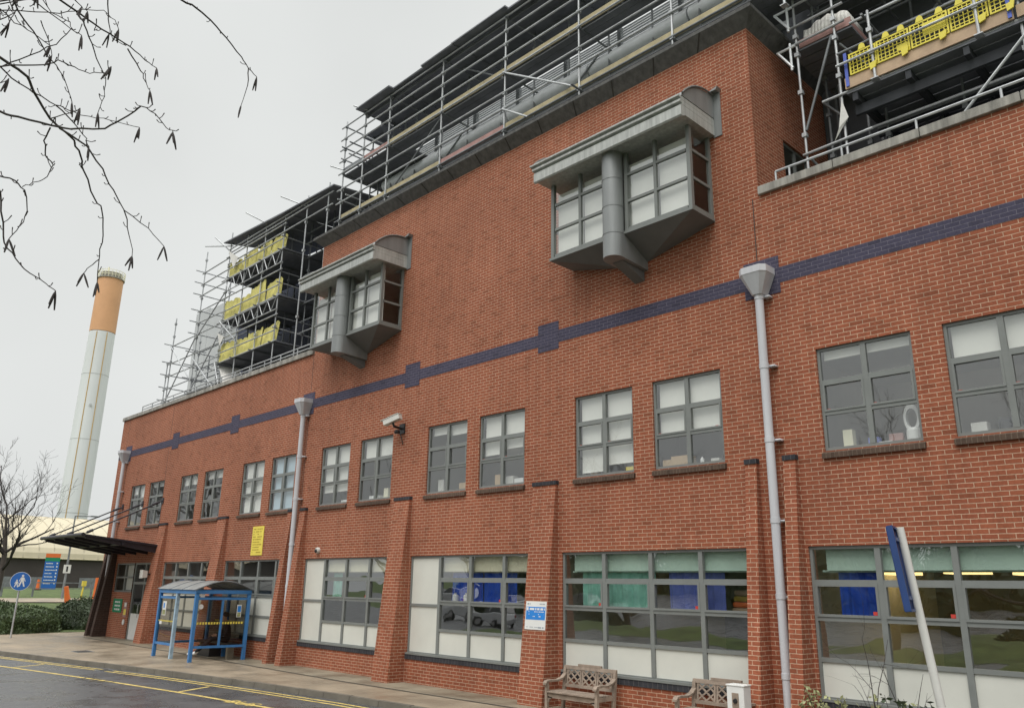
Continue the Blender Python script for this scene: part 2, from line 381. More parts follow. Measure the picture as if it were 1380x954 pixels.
sheet('pavement', [(x, y+.13) for x, y in KP[1:]] + [(12,.1), (-38,.1), (-40.6,.1), (-40.6,9), (-60,9)], .118, M['pave'])
mb = MB()
for a, b in zip(PATH[3:], PATH[4:]): mb.face([(a[0],a[1],.1225), (b[0],b[1],.1225), (b[0],.12,.1225), (a[0],.12,.1225)])
tag(mb.build('wall_side_path', M['pave2']), kind='structure')
mb = MB()
for a, b in zip(PATH[3:], PATH[4:]): mb.face([(a[0],a[1]-.03,.127), (b[0],b[1]-.03,.127), (b[0],b[1]+.03,.127), (a[0],a[1]+.03,.127)])
tag(mb.build('paving_joint', M['gutter']), kind='structure')

def along(t_off, x0, x1, step=1.0):
    """points at an offset from the kerb on the road side between two X"""
    out = []; x = x0
    n = max(2, int(abs(x1-x0)/step)+1)
    for i in range(n):
        x = x0+(x1-x0)*i/(n-1)
        for a, b in zip(KP, KP[1:]):
            if a[0] <= x <= b[0]:
                t = (x-a[0])/(b[0]-a[0]); out.append((x, a[1]+t*(b[1]-a[1])-t_off)); break
    return out
def strip(mb, pts, wd, z):
    for a, b in zip(pts, pts[1:]): mb.face([(a[0],a[1]-wd/2,z), (b[0],b[1]-wd/2,z), (b[0],b[1]+wd/2,z), (a[0],a[1]+wd/2,z)])
mb = MB()
strip(mb, along(.28, -60, -8), .085, .004); strip(mb, along(.50, -60, -8), .085, .004)
strip(mb, along(1.75, -40, -8), .11, .004)
for xa in (-28.0, -20.0):
    a = along(.62, xa-.35, xa)[0]; b = along(1.69, xa-.35, xa+.2)[-1]
    mb.face([(a[0],a[1],.004), (b[0],b[1],.004), (b[0]+.12,b[1],.004), (a[0]+.12,a[1],.004)])
tag(mb.build('yellow_road_lines', M['ypaint']), kind='structure')
def text(body, size, mat_, parent, loc, xdir, ydir, name='lettering', depth=.002, align='CENTER', sx=1.0):
    cu = bpy.data.curves.new(name, 'FONT'); cu.body = body; cu.size = size; cu.align_x = align; cu.align_y = 'CENTER'; cu.extrude = depth/2
    tmp = bpy.data.objects.new(name, cu); COL.objects.link(tmp)
    dg = bpy.context.evaluated_depsgraph_get()
    me = bpy.data.meshes.new_from_object(tmp.evaluated_get(dg)); bpy.data.objects.remove(tmp)
    me.materials.clear(); me.materials.append(mat_)
    o = bpy.data.objects.new(name, me); COL.objects.link(o)
    X = Vector(xdir).normalized(); Y = Vector(ydir).normalized(); Z = X.cross(Y).normalized(); Y = Z.cross(X)
    o.matrix_world = Matrix(((X.x*sx,Y.x,Z.x,loc[0]), (X.y*sx,Y.y,Z.y,loc[1]), (X.z*sx,Y.z,Z.z,loc[2]), (0,0,0,1)))
    if parent is not None:
        o.parent = parent
        o.matrix_basis = parent.matrix_basis.inverted() @ o.matrix_basis
    return o
def flat_text(body, size, m, loc, xdir, ydir, name, sx):
    o = text(body, size, m, None, loc, xdir, ydir, name, .003, sx=sx); tag(o, kind='structure'); return o
flat_text('BUS', .5, M['ypaint'], (-17.15,-4.45,.006), (1,.16,0), (-.16,1,0), 'road_lettering', 1.15)
flat_text('STOP', .6, M['ypaint_f'], (-23.2,-5.45,.006), (1,.16,0), (-.16,1,0), 'road_lettering', 1.0)
# grass rising towards the shed at the far left
mb = MB()
xs = [-42.5,-46,-50,-56,-62,-68,-74,-80,-90,-120,-200]
def gz(x): 
    t = min(1, max(0, (-x-44)/38)); return .13+1.42*t*t*(3-2*t)
ys = [-6.2,-3.2,.5,3,6,10,16,24,40,80]
def gy(x, y): return y if y > 0 else y*(1+max(0,(-x-42))*.018)
for i in range(len(xs)-1):
    for j in range(len(ys)-1):
        q = [(xs[i],ys[j]), (xs[i],ys[j+1]), (xs[i+1],ys[j+1]), (xs[i+1],ys[j])]
        mb.face([(x, gy(x,y) if x < -46 else max(gy(x,y), -3.3+(-x-42.5)*-.6), gz(x)) for x, y in q])
tag(mb.build('grass_slope', M['grass'], smooth=True), kind='structure')
mb = MB(); mb.face([(-64,-1,gz(-64)+.06), (-64,20,gz(-64)+.06), (-67.5,20,gz(-67.5)+.06), (-67.5,-1,gz(-67.5)+.06)])
tag(mb.build('footpath', M['pave']), kind='structure')
# lawn mound the photographer stands on, and the lawn by the car park
def mound(name, x0, x1, y0, y1, h, edge):
    mb = MB(); nx, ny = 40, 20
    def z(x, y):
        d = min(x-x0, x1-x, y-y0, y1-y)/edge
        t = min(1, max(0, d)); return -.01+h*t*t*(3-2*t)+.02
    for i in range(nx):
        for j in range(ny):
            q = [(x0+(x1-x0)*(i+a)/nx, y0+(y1-y0)*(j+b)/ny) for a, b in ((0,0),(1,0),(1,1),(0,1))]
            mb.face([(a, b, z(a, b)) for a, b in q])
    return tag(mb.build(name, M['grass'], smooth=True), kind='structure')
mound('lawn_mound', -9, 16, -19, -10.2, .72, 2.6)
mound('lawn', -40, -17.5, -25, -20.5, .3, 1.8)
mound('lawn', -17, 20, -33, -20.5, .5, 2.5)

# ------------------------------------------------------------------ the hospital building
BL = empty('hospital_building', (0,0,0), 'long red brick hospital block with purple brick band, grey windows and two box oriels', 'building')
XL, XR, CL, CR = -40.6, 6.0, -23.2, -6.89
ZP, ZC = 9.82, 13.67
UPC = [-37.5,-35.37,-32.1,-29.9,-26.72,-24.6,-21.42,-19.27,-16.1,-14.035,-10.865,-8.756,-5.243,-3.163,.1,2.2]
UW, UZ0, UZ1 = 1.6, 4.75, 6.55
GZ0, GZ1 = .79, 3.19
GF = [(-33.55,-28.95), (-28.15,-23.9), (-22.72,-18.18), (-17.4,-12.9), (-12.06,-7.56), (-6.48,-2.0), (-1.3,3.2)]
ORI = [-20.28, -9.78]
holes = [(c-UW/2, c+UW/2, UZ0, UZ1) for c in UPC] + [(a, b, GZ0, GZ1) for a, b in GF]
holes += [(-38.75,-36.62,1.98,GZ1), (-36.62,-34.45,.12,GZ1)]
holes += [(c-1.86, c+1.86, 9.68, 11.6) for c in ORI]
def wall(mb, x0, x1, z0, z1, holes, depth=.11, f=lambda x, d, z: (x, d, z), skip=None):
    X = sorted({x0, x1} | {v for h in holes for v in h[:2] if x0 < v < x1})
    Z = sorted({z0, z1} | {v for h in holes for v in h[2:] if z0 < v < z1})
    for i in range(len(X)-1):
        for j in range(len(Z)-1):
            cx, cz = (X[i]+X[i+1])/2, (Z[j]+Z[j+1])/2
            if any(h[0] < cx < h[1] and h[2] < cz < h[3] for h in holes): continue
            mb.face([f(X[i],0,Z[j]), f(X[i+1],0,Z[j]), f(X[i+1],0,Z[j+1]), f(X[i],0,Z[j+1])])
    for h in holes:
        a, b, c, d = max(h[0],x0), min(h[1],x1), max(h[2],z0), min(h[3],z1)
        if a >= b or c >= d: continue
        mb.face([f(a,0,c), f(a,0,d), f(a,depth,d), f(a,depth,c)]); mb.face([f(b,0,c), f(b,depth,c), f(b,depth,d), f(b,0,d)])
        mb.face([f(a,0,d), f(b,0,d), f(b,depth,d), f(a,depth,d)]); mb.face([f(a,0,c), f(a,depth,c), f(b,depth,c), f(b,0,c)])
mb = MB()
wall(mb, XL, XR, 0, ZP, holes); wall(mb, CL, CR, ZP, ZC, [h for h in holes if h[2] > 9])
fr_ = lambda x, d, z: (CR-d, x, z)
wall(mb, 0, 11, ZP, ZC, [(1.24,2.45,10.1,11.6)], .11, fr_)
mb.face([(CL,0,ZP), (CL,0,ZC), (CL,11,ZC), (CL,11,ZP)])
mb.face([(XL,0,0), (XL,0,ZP), (XL,14,ZP), (XL,14,0)]); mb.face([(XR,0,0), (XR,14,0), (XR,14,ZP), (XR,0,ZP)])
mb.face([(XL,14,0), (XL,14,ZP), (XR,14,ZP), (XR,14,0)])
mb.build('wall', M['brick'], BL)
# the oriel openings span both wall sheets: rooms behind
mb = MB()
# upper rooms: floor, ceiling, back, partitions ; lower rooms likewise
IN = .13
def rooms(z0, z1, yb, cuts, wallm, backm):
    mb.face([(XL+.2,IN,z0), (XR-.2,IN,z0), (XR-.2,yb,z0), (XL+.2,yb,z0)], 2)
    mb.face([(XL+.2,IN,z1), (XL+.2,yb,z1), (XR-.2,yb,z1), (XR-.2,IN,z1)], 1)
    mb.face([(XL+.2,yb,z0), (XR-.2,yb,z0), (XR-.2,yb,z1), (XL+.2,yb,z1)], backm)
    for c in cuts: mb.box(c-.06, c+.06, IN+.02, yb-.01, z0+.01, z1-.01, wallm)
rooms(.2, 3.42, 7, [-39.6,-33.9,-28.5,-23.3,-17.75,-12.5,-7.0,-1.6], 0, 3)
rooms(3.86, 6.95, 5, [-39.6,-33.7,-28.3,-23.0,-17.7,-12.4,-7.0,-1.5], 0, 0)
mb.build('room_interior', [M['room'], M['ceil'], M['lino'], M['room_dk']], BL)
mb = MB()
for c in ORI:
    mb.face([(c-1.9,5,8.6), (c+1.9,5,8.6), (c+1.9,5,12.2), (c-1.9,5,12.2)], 0)
    mb.face([(c-1.9,.12,12.2), (c-1.9,5,12.2), (c+1.9,5,12.2), (c+1.9,.12,12.2)], 1)
    mb.face([(c-1.9,.12,9.2), (c+1.9,.12,9.2), (c+1.9,5,9.2), (c-1.9,5,9.2)], 2)
    for s in (-1.9, 1.9): mb.face([(c+s,.12,9.2), (c+s,5,9.2), (c+s,5,12.2), (c+s,.12,12.2)], 0)
mb.build('oriel_room_interior', [M['room'], M['ceil'], M['lino']], BL)
# roofs
mb = MB(); mb.box(XL+.05, CL-.03, .36, 13.9, 9.45, 9.6); mb.box(CR+.03, XR-.05, .36, 13.9, 9.45, 9.6); mb.box(CL+.05, CR-.12, .2, 10.9, 13.5, 13.62)
mb.build('flat_roof', M['roofdk'], BL)
# parapet copings
for a, b in ((XL-.05, CL-.02), (CR+.02, XR)):
    x = a; mb = MB()
    while x < b-.05:
        e = min(x+1.5, b); mb.box(x, e-.012, -.07, .34, 9.82, 9.99+random.uniform(-.004,.004)); x = e
    mb.build('coping', M['coping'], BL, bevel=.012)
mb = MB()
prof = [(0.0,13.67), (.27,13.92), (.28,13.99), (.25,14.02), (.02,14.09), (-.34,14.05), (-.34,13.66)]
def ring(o, z):
    return [(CL-o,10.9,z), (CL-o,-o,z), (CR+o,-o,z), (CR+o,10.9,z)]
rs = [ring(*p) for p in prof]
for k in range(3):
    nseg = (1, 14, 7)[k]
    for i in range(len(prof)):
        j = (i+1) % len(prof)
        for s_ in range(nseg):
            t0, t1 = s_/nseg, (s_+1)/nseg
            lp = lambda q, t: tuple(Vector(rs[q][k]).lerp(Vector(rs[q][k+1]), t))
            mb.face([lp(i,t0), lp(i,t1), lp(j,t1), lp(j,t0)])
    for s_ in range(1, nseg):
        t = s_/nseg
        c0, c1 = Vector(rs[0][k]).lerp(Vector(rs[0][k+1]), t), Vector(rs[1][k]).lerp(Vector(rs[1][k+1]), t)
        d = (Vector(rs[0][k+1])-Vector(rs[0][k])).normalized()*.012
        n = Vector((0,-1,-1)) if k == 1 else Vector((1,0,-1)); n = n.normalized()*.006
        mb.obox((c0+c1)/2+n, d, (c1-c0)/2, n*.9, 1)
mb.build('cornice', [M['cornice'], M['gutter']], BL)
# purple band with squares
mb = MB()
SQ = [-33.97,-28.55,-17.72,-12.48]
PIPES = [-39.35, -23.3, -6.95]
mb.box(XL, XR, -.006, .01, 7.95, 8.25)
for c in SQ: mb.box(c-.33, c+.33, -.011, .01, 7.80, 8.475)
for c in PIPES: mb.box(c-.36, c+.36, -.011, .01, 7.76, 8.49)
mb.build('string_course', M['blue'], BL)
mb = MB()
for x, z0, z1 in ((-7.02,3.2,9.8), (-23.22,4,9.8), (-34.6,8.3,9.8), (-34.6,3.3,7.9), (-39.75,4,9.8)): mb.box(x-.009, x+.009, -.003, .01, z0, z1)
mb.build('movement_joint', M['gutter'], BL)
# buttresses
def buttress(x0, x1, m, base=.52, top=.09, h=4.65):
    mb = MB(); mb.prism([(0.02,0), (-base,0), (-top,h), (.02,h)], x0, x1)
    o = mb.build('buttress', m, BL)
    c = MB(); c.box(x0-.012, x1+.012, -top-.02, .02, h, h+.085); c.build('cap', M['sillbrick'], o)
    return o
for x0, x1 in ((-34.3,-33.62), (-28.9,-28.21), (-18.13,-17.45), (-12.86,-12.16), (-7.5,-7.275), (-6.76,-6.535), (-23.09,-22.78), (-23.85,-23.6), (-2.0,-1.31)):
    buttress(x0, x1, M['brick'])
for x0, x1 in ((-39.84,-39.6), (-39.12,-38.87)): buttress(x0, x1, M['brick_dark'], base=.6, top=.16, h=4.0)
# drainpipes
for i, c in enumerate(PIPES):
    mb = MB(); mb.tube([(c,-.16,.2), (c,-.16,7.85)], .078, 20)
    for z in (1.1, 2.35, 3.6, 5.0, 6.35, 7.68): mb.tube([(c,-.16,z-.02), (c,-.16,z+.07)], .087, 20); mb.box(c+.06, c+.19, -.14, .0, z, z+.035)
    o = mb.build('drainpipe', M['pipe'], BL, smooth=False)
    for p in o.data.polygons: p.use_smooth = len(p.vertices) == 4 and p.area < .25
    h = MB()
    def rg(zz, hw, d, ch):
        return [(c-hw,-.012,zz), (c+hw,-.012,zz), (c+hw,-d+ch,zz), (c+hw-ch,-d,zz), (c-hw+ch,-d,zz), (c-hw,-d+ch,zz)]
    rr = [rg(7.74,.10,.27,.04), rg(8.11,.265,.42,.09), rg(8.12,.275,.43,.09), rg(8.25,.275,.43,.09)]
    for a, b in zip(rr, rr[1:]):
        for k in range(6):
            k2 = (k+1) % 6; h.face([a[k], a[k2], b[k2], b[k]][::-1])
    h.face(rr[0]); h.face(rr[-1][::-1]); h.build('hopper', M['pipe'], o)

# upper windows
def upper_window(xc, i):
    x0, x1 = xc-UW/2, xc+UW/2; z0, z1 = UZ0, UZ1
    f = MB(); y0, y1 = .045, .11
    f.box(x0+.001, x0+.05, y0, y1, z0+.001, z1-.001); f.box(x1-.05, x1-.001, y0, y1, z0+.001, z1-.001)
    f.box(x0+.05, x1-.05, y0, y1, z1-.05, z1-.001); f.box(x0+.05, x1-.05, y0, y1, z0+.001, z0+.055)
    f.box(xc-.045, xc+.045, y0-.004, y1, z0+.055, z1-.05)
    zz = [z0+.055, z0+.645, z0+1.2, z1-.05]
    for z in zz[1:3]:
        f.box(x0+.05, xc-.045, y0+.002, y1, z-.032, z+.032); f.box(xc+.045, x1-.05, y0+.002, y1, z-.032, z+.032)
    for a, b in ((x0+.05, xc-.045), (xc+.045, x1-.05)):      # opening lights in the middle row
        a_, b_, c_, d_ = a, b, zz[1]+.032, zz[2]-.032
        f.box(a_, a_+.035, y0-.012, y1-.01, c_, d_); f.box(b_-.035, b_, y0-.012, y1-.01, c_, d_)
        f.box(a_+.035, b_-.035, y0-.012, y1-.01, d_-.035, d_); f.box(a_+.035, b_-.035, y0-.012, y1-.01, c_, c_+.035)
    w = f.build('window', M['frame'], BL)
    g = MB()
    for k in range(3):
        for a, b in ((x0+.05, xc-.045), (xc+.045, x1-.05)):
            dy = random.uniform(-.004,.004); dz = random.uniform(-.004,.004)
            g.face([(a,.075+dy,zz[k]), (b,.075-dy,zz[k]), (b,.075-dy+dz,zz[k+1]), (a,.075+dy+dz,zz[k+1])])
    g.build('pane', M['glass'], w)
    s = MB(); s.prism([(.045,z0), (.045,z0-.11), (-.055,z0-.13), (-.055,z0-.045)], x0-.03, x1+.03); s.build('sill', M['sill'], w)
    bl = {0:(.2,.62), 1:(.1,.1), 4:(1,1), 5:(1,1), 6:(.8,.8), 7:(.36,.36), 8:(.12,.16), 9:(.56,.50), 10:(.97,.9), 11:(.66,.66), 12:(.09,.09), 13:(.34,.34), 2:(.2,.2), 3:(.15,.15)}.get(i, (.3,.3))
    b = MB()
    for (a, e), t in zip(((x0+.07, xc-.01), (xc+.01, x1-.07)), bl):
        zb = z1-.03-(z1-z0-.1)*t
        b.box(a, e, .17, .178, zb, z1-.03); b.tube([(a,.174,zb), (e,.174,zb)], .014, 6); b.tube([(a,.185,z1-.05), (e,.185,z1-.05)], .03, 8)
    b.build('blind', M['blindb'] if i == 5 else M['blind'], w)
    if i in (9,10,11,12,13):
        r = MB()
        for a in (x0+.09, xc+.07) if i > 11 else ((x0+.09, x1-.2) if i == 11 else (x0+.09, xc+.09)): r.box(a, a+.06, .062, .066, zz[1]+.045, zz[1]+.08)
        r.build('sticker', M['red'], w)
    return w
for i, c in enumerate(UPC): upper_window(c, i)
# inside window sills (a shelf the clutter stands on)
mb = MB()
for c in UPC: mb.box(c-UW/2, c+UW/2, .112, .42, UZ0-.03, UZ0+.02)
mb.build('inner_sill', M['offwhite'], BL)

# ground floor windows
ZR = [GZ0, 1.41, 2.04, 2.62, GZ1]
def gf_window(x0, x1, cols, panel_col=False, lower2=False, open_bottom=False):
    f = MB(); y0, y1 = .04, .11; n = len(cols)-1
    f.box(x0+.001, x0+.05, y0, y1, GZ0+.001, GZ1-.001); f.box(x1-.05, x1-.001, y0, y1, GZ0+.001, GZ1-.001)
    f.box(x0+.05, x1-.05, y0, y1, GZ1-.05, GZ1-.001); f.box(x0+.05, x1-.05, y0, y1, GZ0+.001, GZ0+.07)
    f.box(x0, x1, -.035, y0, GZ0-.0, GZ0+.045)
    for c in cols[1:-1]: f.box(c-.045, c+.045, y0-.006, y1, GZ0+.07, GZ1-.05)
    g, p, st = MB(), MB(), MB()
    for k in range(n):
        a = cols[k]+(.05 if k == 0 else .045); b = cols[k+1]-(.05 if k == n-1 else .045)
        pc = panel_col and k == 0
        zs = [GZ0+.07, 1.98, GZ1-.05] if pc else [GZ0+.07] + ZR[1:4] + [GZ1-.05]
        for z in zs[1:-1]: f.box(a, b, y0+.002, y1, z-.033, z+.033)
        for r in range(len(zs)-1):
            lo, hi = zs[r], zs[r+1]
            if pc or r == 0 or (lower2 and r == 1): p.box(a, b, .07, .085, lo, hi)
            else:
                e, d = random.uniform(-.005,.005), random.uniform(-.006,.006)
                g.face([(a,.075+e,lo), (b,.075-e,lo), (b,.075-e+d,hi), (a,.075+e+d,hi)])
                if r == 2:      # opening light
                    c_, d_ = lo+.033, hi-.033
                    f.box(a, a+.04, y0-.014, y1-.01, c_, d_); f.box(b-.04, b, y0-.014, y1-.01, c_, d_)
                    f.box(a+.04, b-.04, y0-.014, y1-.01, d_-.04, d_); f.box(a+.04, b-.04, y0-.014, y1-.01, c_, c_+.04)
                    if not lower2 and k % 2 == 0 or x0 > -7: st.box(b-.12, b-.05, .058, .062, c_+.045, c_+.10)
    w = f.build('ground_floor_window', M['frame'], BL)
    g.build('pane', M['glass_g'], w); p.build('infill_panel', M['panel'], w)
    if st.f: st.build('sticker', M['red'], w)
    return w
for (a, b), cols, pc, l2 in zip(GF,
    [[-33.55,-32.4,-31.25,-30.1,-28.95], [-28.15,-26.95,-25.72,-24.55,-23.9], [-22.72,-21.6,-20.46,-19.3,-18.18], [-17.4,-16.22,-15.07,-13.9,-12.9],
     [-12.06,-10.93,-9.76,-8.62,-7.56], [-6.48,-5.36,-4.23,-3.1,-2.0], [-1.3,-.2,.95,2.1,3.2]],
    [0,0,1,1,0,0,0], [1,1,0,0,0,0,0]):
    gf_window(a, b, cols, pc, l2)
    s = MB(); s.box(a-.02, b+.02, -.022, .04, GZ0-.115, GZ0-.005); s.build('sill_course', M['sillbrick'], BL)
    if a < -34: continue
# pelmets inside the ground floor windows
for i, (a, b) in enumerate(GF[2:]):
    mb = MB(); mb.box(a+.22, b-.04, .17, .185, 2.80, 3.19)
    mb.tube([(a+.1,.26,2.79), (b-.05,.26,2.79)], .018, 6)
    mb.build('pelmet', M['cream'] if i in (0,1) else M['mint'], BL)
# entrance: strip window and door
f = MB()
f.box(-38.75,-38.70,.04,.11,1.985,3.185); f.box(-38.70,-36.64,.04,.11,3.13,3.185); f.box(-38.70,-36.64,.04,.11,1.985,2.05); f.box(-36.66,-36.58,.035,.11,1.985,3.185)
f.box(-37.72,-37.64,.036,.11,2.05,3.13); f.box(-38.70,-37.72,.042,.11,2.56,2.63); f.box(-37.64,-36.66,.042,.11,2.56,2.63)
w = f.build('window', M['frame'], BL)
g = MB(); g.face([(-38.70,.07,2.05), (-36.66,.07,2.05), (-36.66,.07,3.13), (-38.70,.07,3.13)]); g.build('pane', M['glass'], w)
p = MB(); p.box(-37.62,-36.68,.12,.13,2.07,3.1); p.build('blind', M['blind'], w)
f = MB(); f.box(-36.58,-36.5,.03,.11,.12,3.185); f.box(-34.53,-34.452,.03,.11,.12,3.185); f.box(-36.5,-34.53,.03,.11,3.12,3.185); f.box(-36.5,-34.53,.03,.11,2.32,2.42); f.box(-35.45,-35.36,.03,.11,.12,2.32); f.box(-35.45,-35.36,.03,.11,2.42,3.12)
w = f.build('entrance_door', M['frame'], BL)
g = MB(); g.face([(-36.5,.07,2.42), (-34.53,.07,2.42), (-34.53,.07,3.12), (-36.5,.07,3.12)]); g.build('fanlight_pane', M['glass'], w); g = MB(); g.face([(-36.5,.07,1.15), (-34.53,.07,1.15), (-34.53,.07,2.32), (-36.5,.07,2.32)]); g.build('pane', M['glass'], w)
p = MB(); p.box(-36.49,-35.46,.055,.08,.13,1.15); p.box(-35.35,-34.54,.055,.08,.13,1.15); p.build('kick_panel', M['white'], w)
h = MB(); h.tube([(-35.55,.0,1.0),(-35.55,-.03,1.05),(-35.55,-.03,1.5),(-35.55,.0,1.55)], .014, 8); h.build('handle', M['galv'], w)

# side window of the raised block
f = MB()
for a, b, c, d in ((1.24,1.30,10.1,11.6), (2.39,2.45,10.1,11.6), (1.30,2.39,11.54,11.6), (1.30,2.39,10.1,10.16), (1.82,1.88,10.16,11.54)): f.box(CR-.11, CR-.05, a, b, c, d)
w = f.build('window', M['frame'], BL)
g = MB(); g.face([(CR-.08,1.3,10.16), (CR-.08,2.39,10.16), (CR-.08,2.39,11.54), (CR-.08,1.3,11.54)]); g.build('pane', M['glass'], w)
k = MB(); k.box(CR-.75, CR-.7, .9, 2.9, 9.9, 11.8); k.build('window_recess', M['room_dk'], w)

# oriels
def oriel(xc):
    x0, x1, yf = xc-1.895, xc+1.895, -.78
    zb, zt = 9.66, 11.62
    f = MB()
    for x in (x0, x1):                                            # corner posts and wall posts
        s = 1 if x == x0 else -1
        f.box(x, x+s*.085, yf, yf+.085, zb, zt); f.box(x, x+s*.08, -.07, -.002, zb, zt)
        for z in (zb, zb+.66, zb+1.28): f.box(x+s*.01, x+s*.06, yf+.11, -.07, z, z+(.06 if z > zb else .08))
        f.box(x+s*.01, x+s*.06, yf+.11, -.07, zt-.06, zt)
    bays = ((x0+.11, xc-.27), (xc+.27, x1-.11)); ms = []
    for a, b in bays:
        m_ = (a+b)/2
        f.box(m_-.035, m_+.035, yf+.01, yf+.08, zb, zt)
        for l, r in ((a, m_-.035), (m_+.035, b)):
            ms.append((l, r))
            for z in (zb+.66, zb+1.28): f.box(l, r, yf+.014, yf+.08, z, z+.06)
            f.box(l, r, yf+.014, yf+.08, zb, zb+.08)
        e = a if a > xc else b
        f.box(e-.04, e+.04, yf+.008, yf+.09, zb, zt)
    f.box(x0-.02, x1+.02, yf-.03, -.004, zb-.06, zb)
    w = f.build('oriel_window', M['frame'], BL)
    g = MB()
    for l, r in ms:
        for a, b in ((zb+.08, zb+.66), (zb+.72, zb+1.28), (zb+1.34, zt)):
            e = random.uniform(-.004,.004); g.face([(l,yf+.045+e,a), (r,yf+.045-e,a), (r,yf+.045-e,b), (l,yf+.045+e,b)])
    g.build('pane', M['glass_o'], w); g = MB()
    for x in (x0+.035, x1-.035):
        g = MB(); g.face([(x,yf+.085,zb+.08), (x,-.07,zb+.08), (x,-.07,zt-.06), (x,yf+.085,zt-.06)])
        g.build('side_pane', M['glass_s'], w)
    b = MB()
    for (l, r), hz in zip(ms, (.34,.30,.36,.28)): b.box(l-.02, r+.02, yf+.16, yf+.166, zb+.02, zt-hz)
    b.build('blind', M['blind'], w)
    # soffit: two folded facets falling to the middle of the wall
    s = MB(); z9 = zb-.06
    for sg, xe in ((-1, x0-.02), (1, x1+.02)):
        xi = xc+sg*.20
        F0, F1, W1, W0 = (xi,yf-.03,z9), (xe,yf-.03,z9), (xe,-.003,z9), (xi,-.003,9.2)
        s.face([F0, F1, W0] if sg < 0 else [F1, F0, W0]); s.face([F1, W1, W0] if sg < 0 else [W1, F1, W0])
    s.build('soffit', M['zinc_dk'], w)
    c = MB(); yc, r = -.87, .23
    n = 20
    def sect(zf, zw):   # half round front, straight sides back to the wall; bottom slopes
        pts = [(xc+r*math.cos(math.pi+math.pi*i/n), yc+r*math.sin(math.pi+math.pi*i/n)) for i in range(n+1)]
        pts += [(xc+r, -.003), (xc-r, -.003)]
        return [(x, y, zf+(zw-zf)*((y-(yc-r))/(-(yc-r)))) for x, y in pts]
    A = sect(9.08, 9.02); B = [(x, y, 9.62 if y < -.8 else 9.22+.4*(-y/.8)) for x, y, z in A]
    seams = [9.42, 10.02, 10.66, 11.3]
    for i in range(len(A)):
        j = (i+1) % len(A); c.face([A[i], A[j], B[j], B[i]])
    c.face(A[::-1])
    o = c.build('pier', M['zinc'], w)
    c2 = MB(); c2.tube([(xc,yc,9.60), (xc,yc,11.62)], r, 28)
    for z in (9.60, 10.22, 10.86): c2.tube([(xc,yc,z), (xc,yc,z+.016)], r+.008, 28)
    o2 = c2.build('column', M['zinc'], w, smooth=False)
    for p_ in o2.data.polygons: p_.use_smooth = len(p_.vertices) == 4
    k = MB(); k.prism([(-.003,9.02), (-.75,9.05), (-.003,8.80)], xc-.13, xc+.13); k.build('bracket', M['zinc_dk'], w)
    # roof: stepped fascia and half-barrel
    e0, e1, ye = xc-2.03, xc+2.03, -1.23
    fa = MB(); fa.prism([(-.004,11.5), (ye+.16,11.5), (ye+.03,11.44), (ye,11.47), (ye,11.68), (ye+.02,11.70), (-.004,11.70)], e0, e1)
    fa.prism([(-.004,11.705), (ye+.05,11.705), (ye+.05,11.73), (ye-.03,11.75), (ye-.03,11.80), (ye+.0,11.805), (-.004,11.805)], e0-.03, e1+.0)
    fa.prism([(-.004,11.81), (ye+.01,11.81), (ye+.01,11.83), (ye-.07,11.855), (ye-.07,11.89), (-.004,11.895)], e0-.07, e1+.0)
    fa.build('fascia', M['zinc_lt'], w)
    arc = [(-.004,11.90), (ye+.02,11.90), (-1.20,11.935), (-1.10,12.045), (-1.0,12.13), (-.87,12.225), (-.73,12.305), (-.6,12.355), (-.48,12.39), (-.31,12.415), (-.004,12.425)]
    ro = MB(); ro.prism(arc, e0-.01, e1+.01); ro.build('barrel_roof', M['zinc'], w)
    for xe in (e0-.03, e1+.03):
        rim = MB(); rim.tube([(xe,y,z+.015) for y, z in arc[2:]], .022, 6); rim.build('roof_rim', M['zinc_dk'], w)
    fl = MB(); fl.box(e0-.17, e0+.03, -.02, .006, 11.46, 12.52); fl.build('flashing', M['zinc'], w)
    fl = MB(); fl.box(e1-.03, e1+.17, -.02, .006, 11.46, 12.52)
    fl.prism([(e1-.05,12.47), (e1+.20,12.53), (e1+.16,12.46)], -.16, -.003, 'y'); fl.build('flashing', M['zinc'], w)
for c in ORI: oriel(c)

# set-back storeys behind the parapets
UP = empty('set_back_storey', (0,0,13.6), 'set-back top storey with pale slatted screens and round metal gutter behind the long roof scaffold', 'building')
def at_up(mb): mb.v = [(x, y, z-13.6) for x, y, z in mb.v]; return mb
mb = MB(); mb.box(CL+.9, CR-.3, 2.6, 10.5, 13.63, 16.6)
mb.box(CL+.3, -19.6, 2.75, 6, 13.63, 17.3)
at_up(mb).build('wall', M['roofdk'], UP)
mb = MB()
for x0 in [CL+1.0+2.05*i for i in range(8)]:
    for k in range(12):
        z = 16.75+k*.085+(.0 if int(x0*7) % 3 else .03); mb.prism([(2.38,z), (2.37,z+.012), (2.37,z+.045), (2.40,z+.045), (2.40,z)], x0, min(x0+1.95, CR-.3))
    mb.box(x0-.06, x0, 2.3, 2.5, 16.6, 17.85, 1)
at_up(mb).build('louvre_panel', [M['louvre'], M['galv_dk']], UP)
mb = MB()
x = CL+1.0
while x < CR-.5:
    mb.tube([(x,1.75,16.28), (min(x+3.2, CR-.3),1.75,16.28)], .24, 16); x += 3.25
o = at_up(mb).build('round_gutter', M['louvre'], UP, smooth=False)
for p_ in o.data.polygons: p_.use_smooth = len(p_.vertices) == 4
mb = MB(); mb.box(CL+.95, CR-.3, 1.9, 2.62, 15.3, 16.1); at_up(mb).build('eaves_panel', M['plantpanel'], UP)
mb = MB(); mb.box(CR+.02, XR, 3.4, 12, 9.61, 17.5)
o = mb.build('side_storey', M['roofdk']); tag(o, 'dark clad storey rising behind the right-hand roof scaffold and yellow guards', 'building')
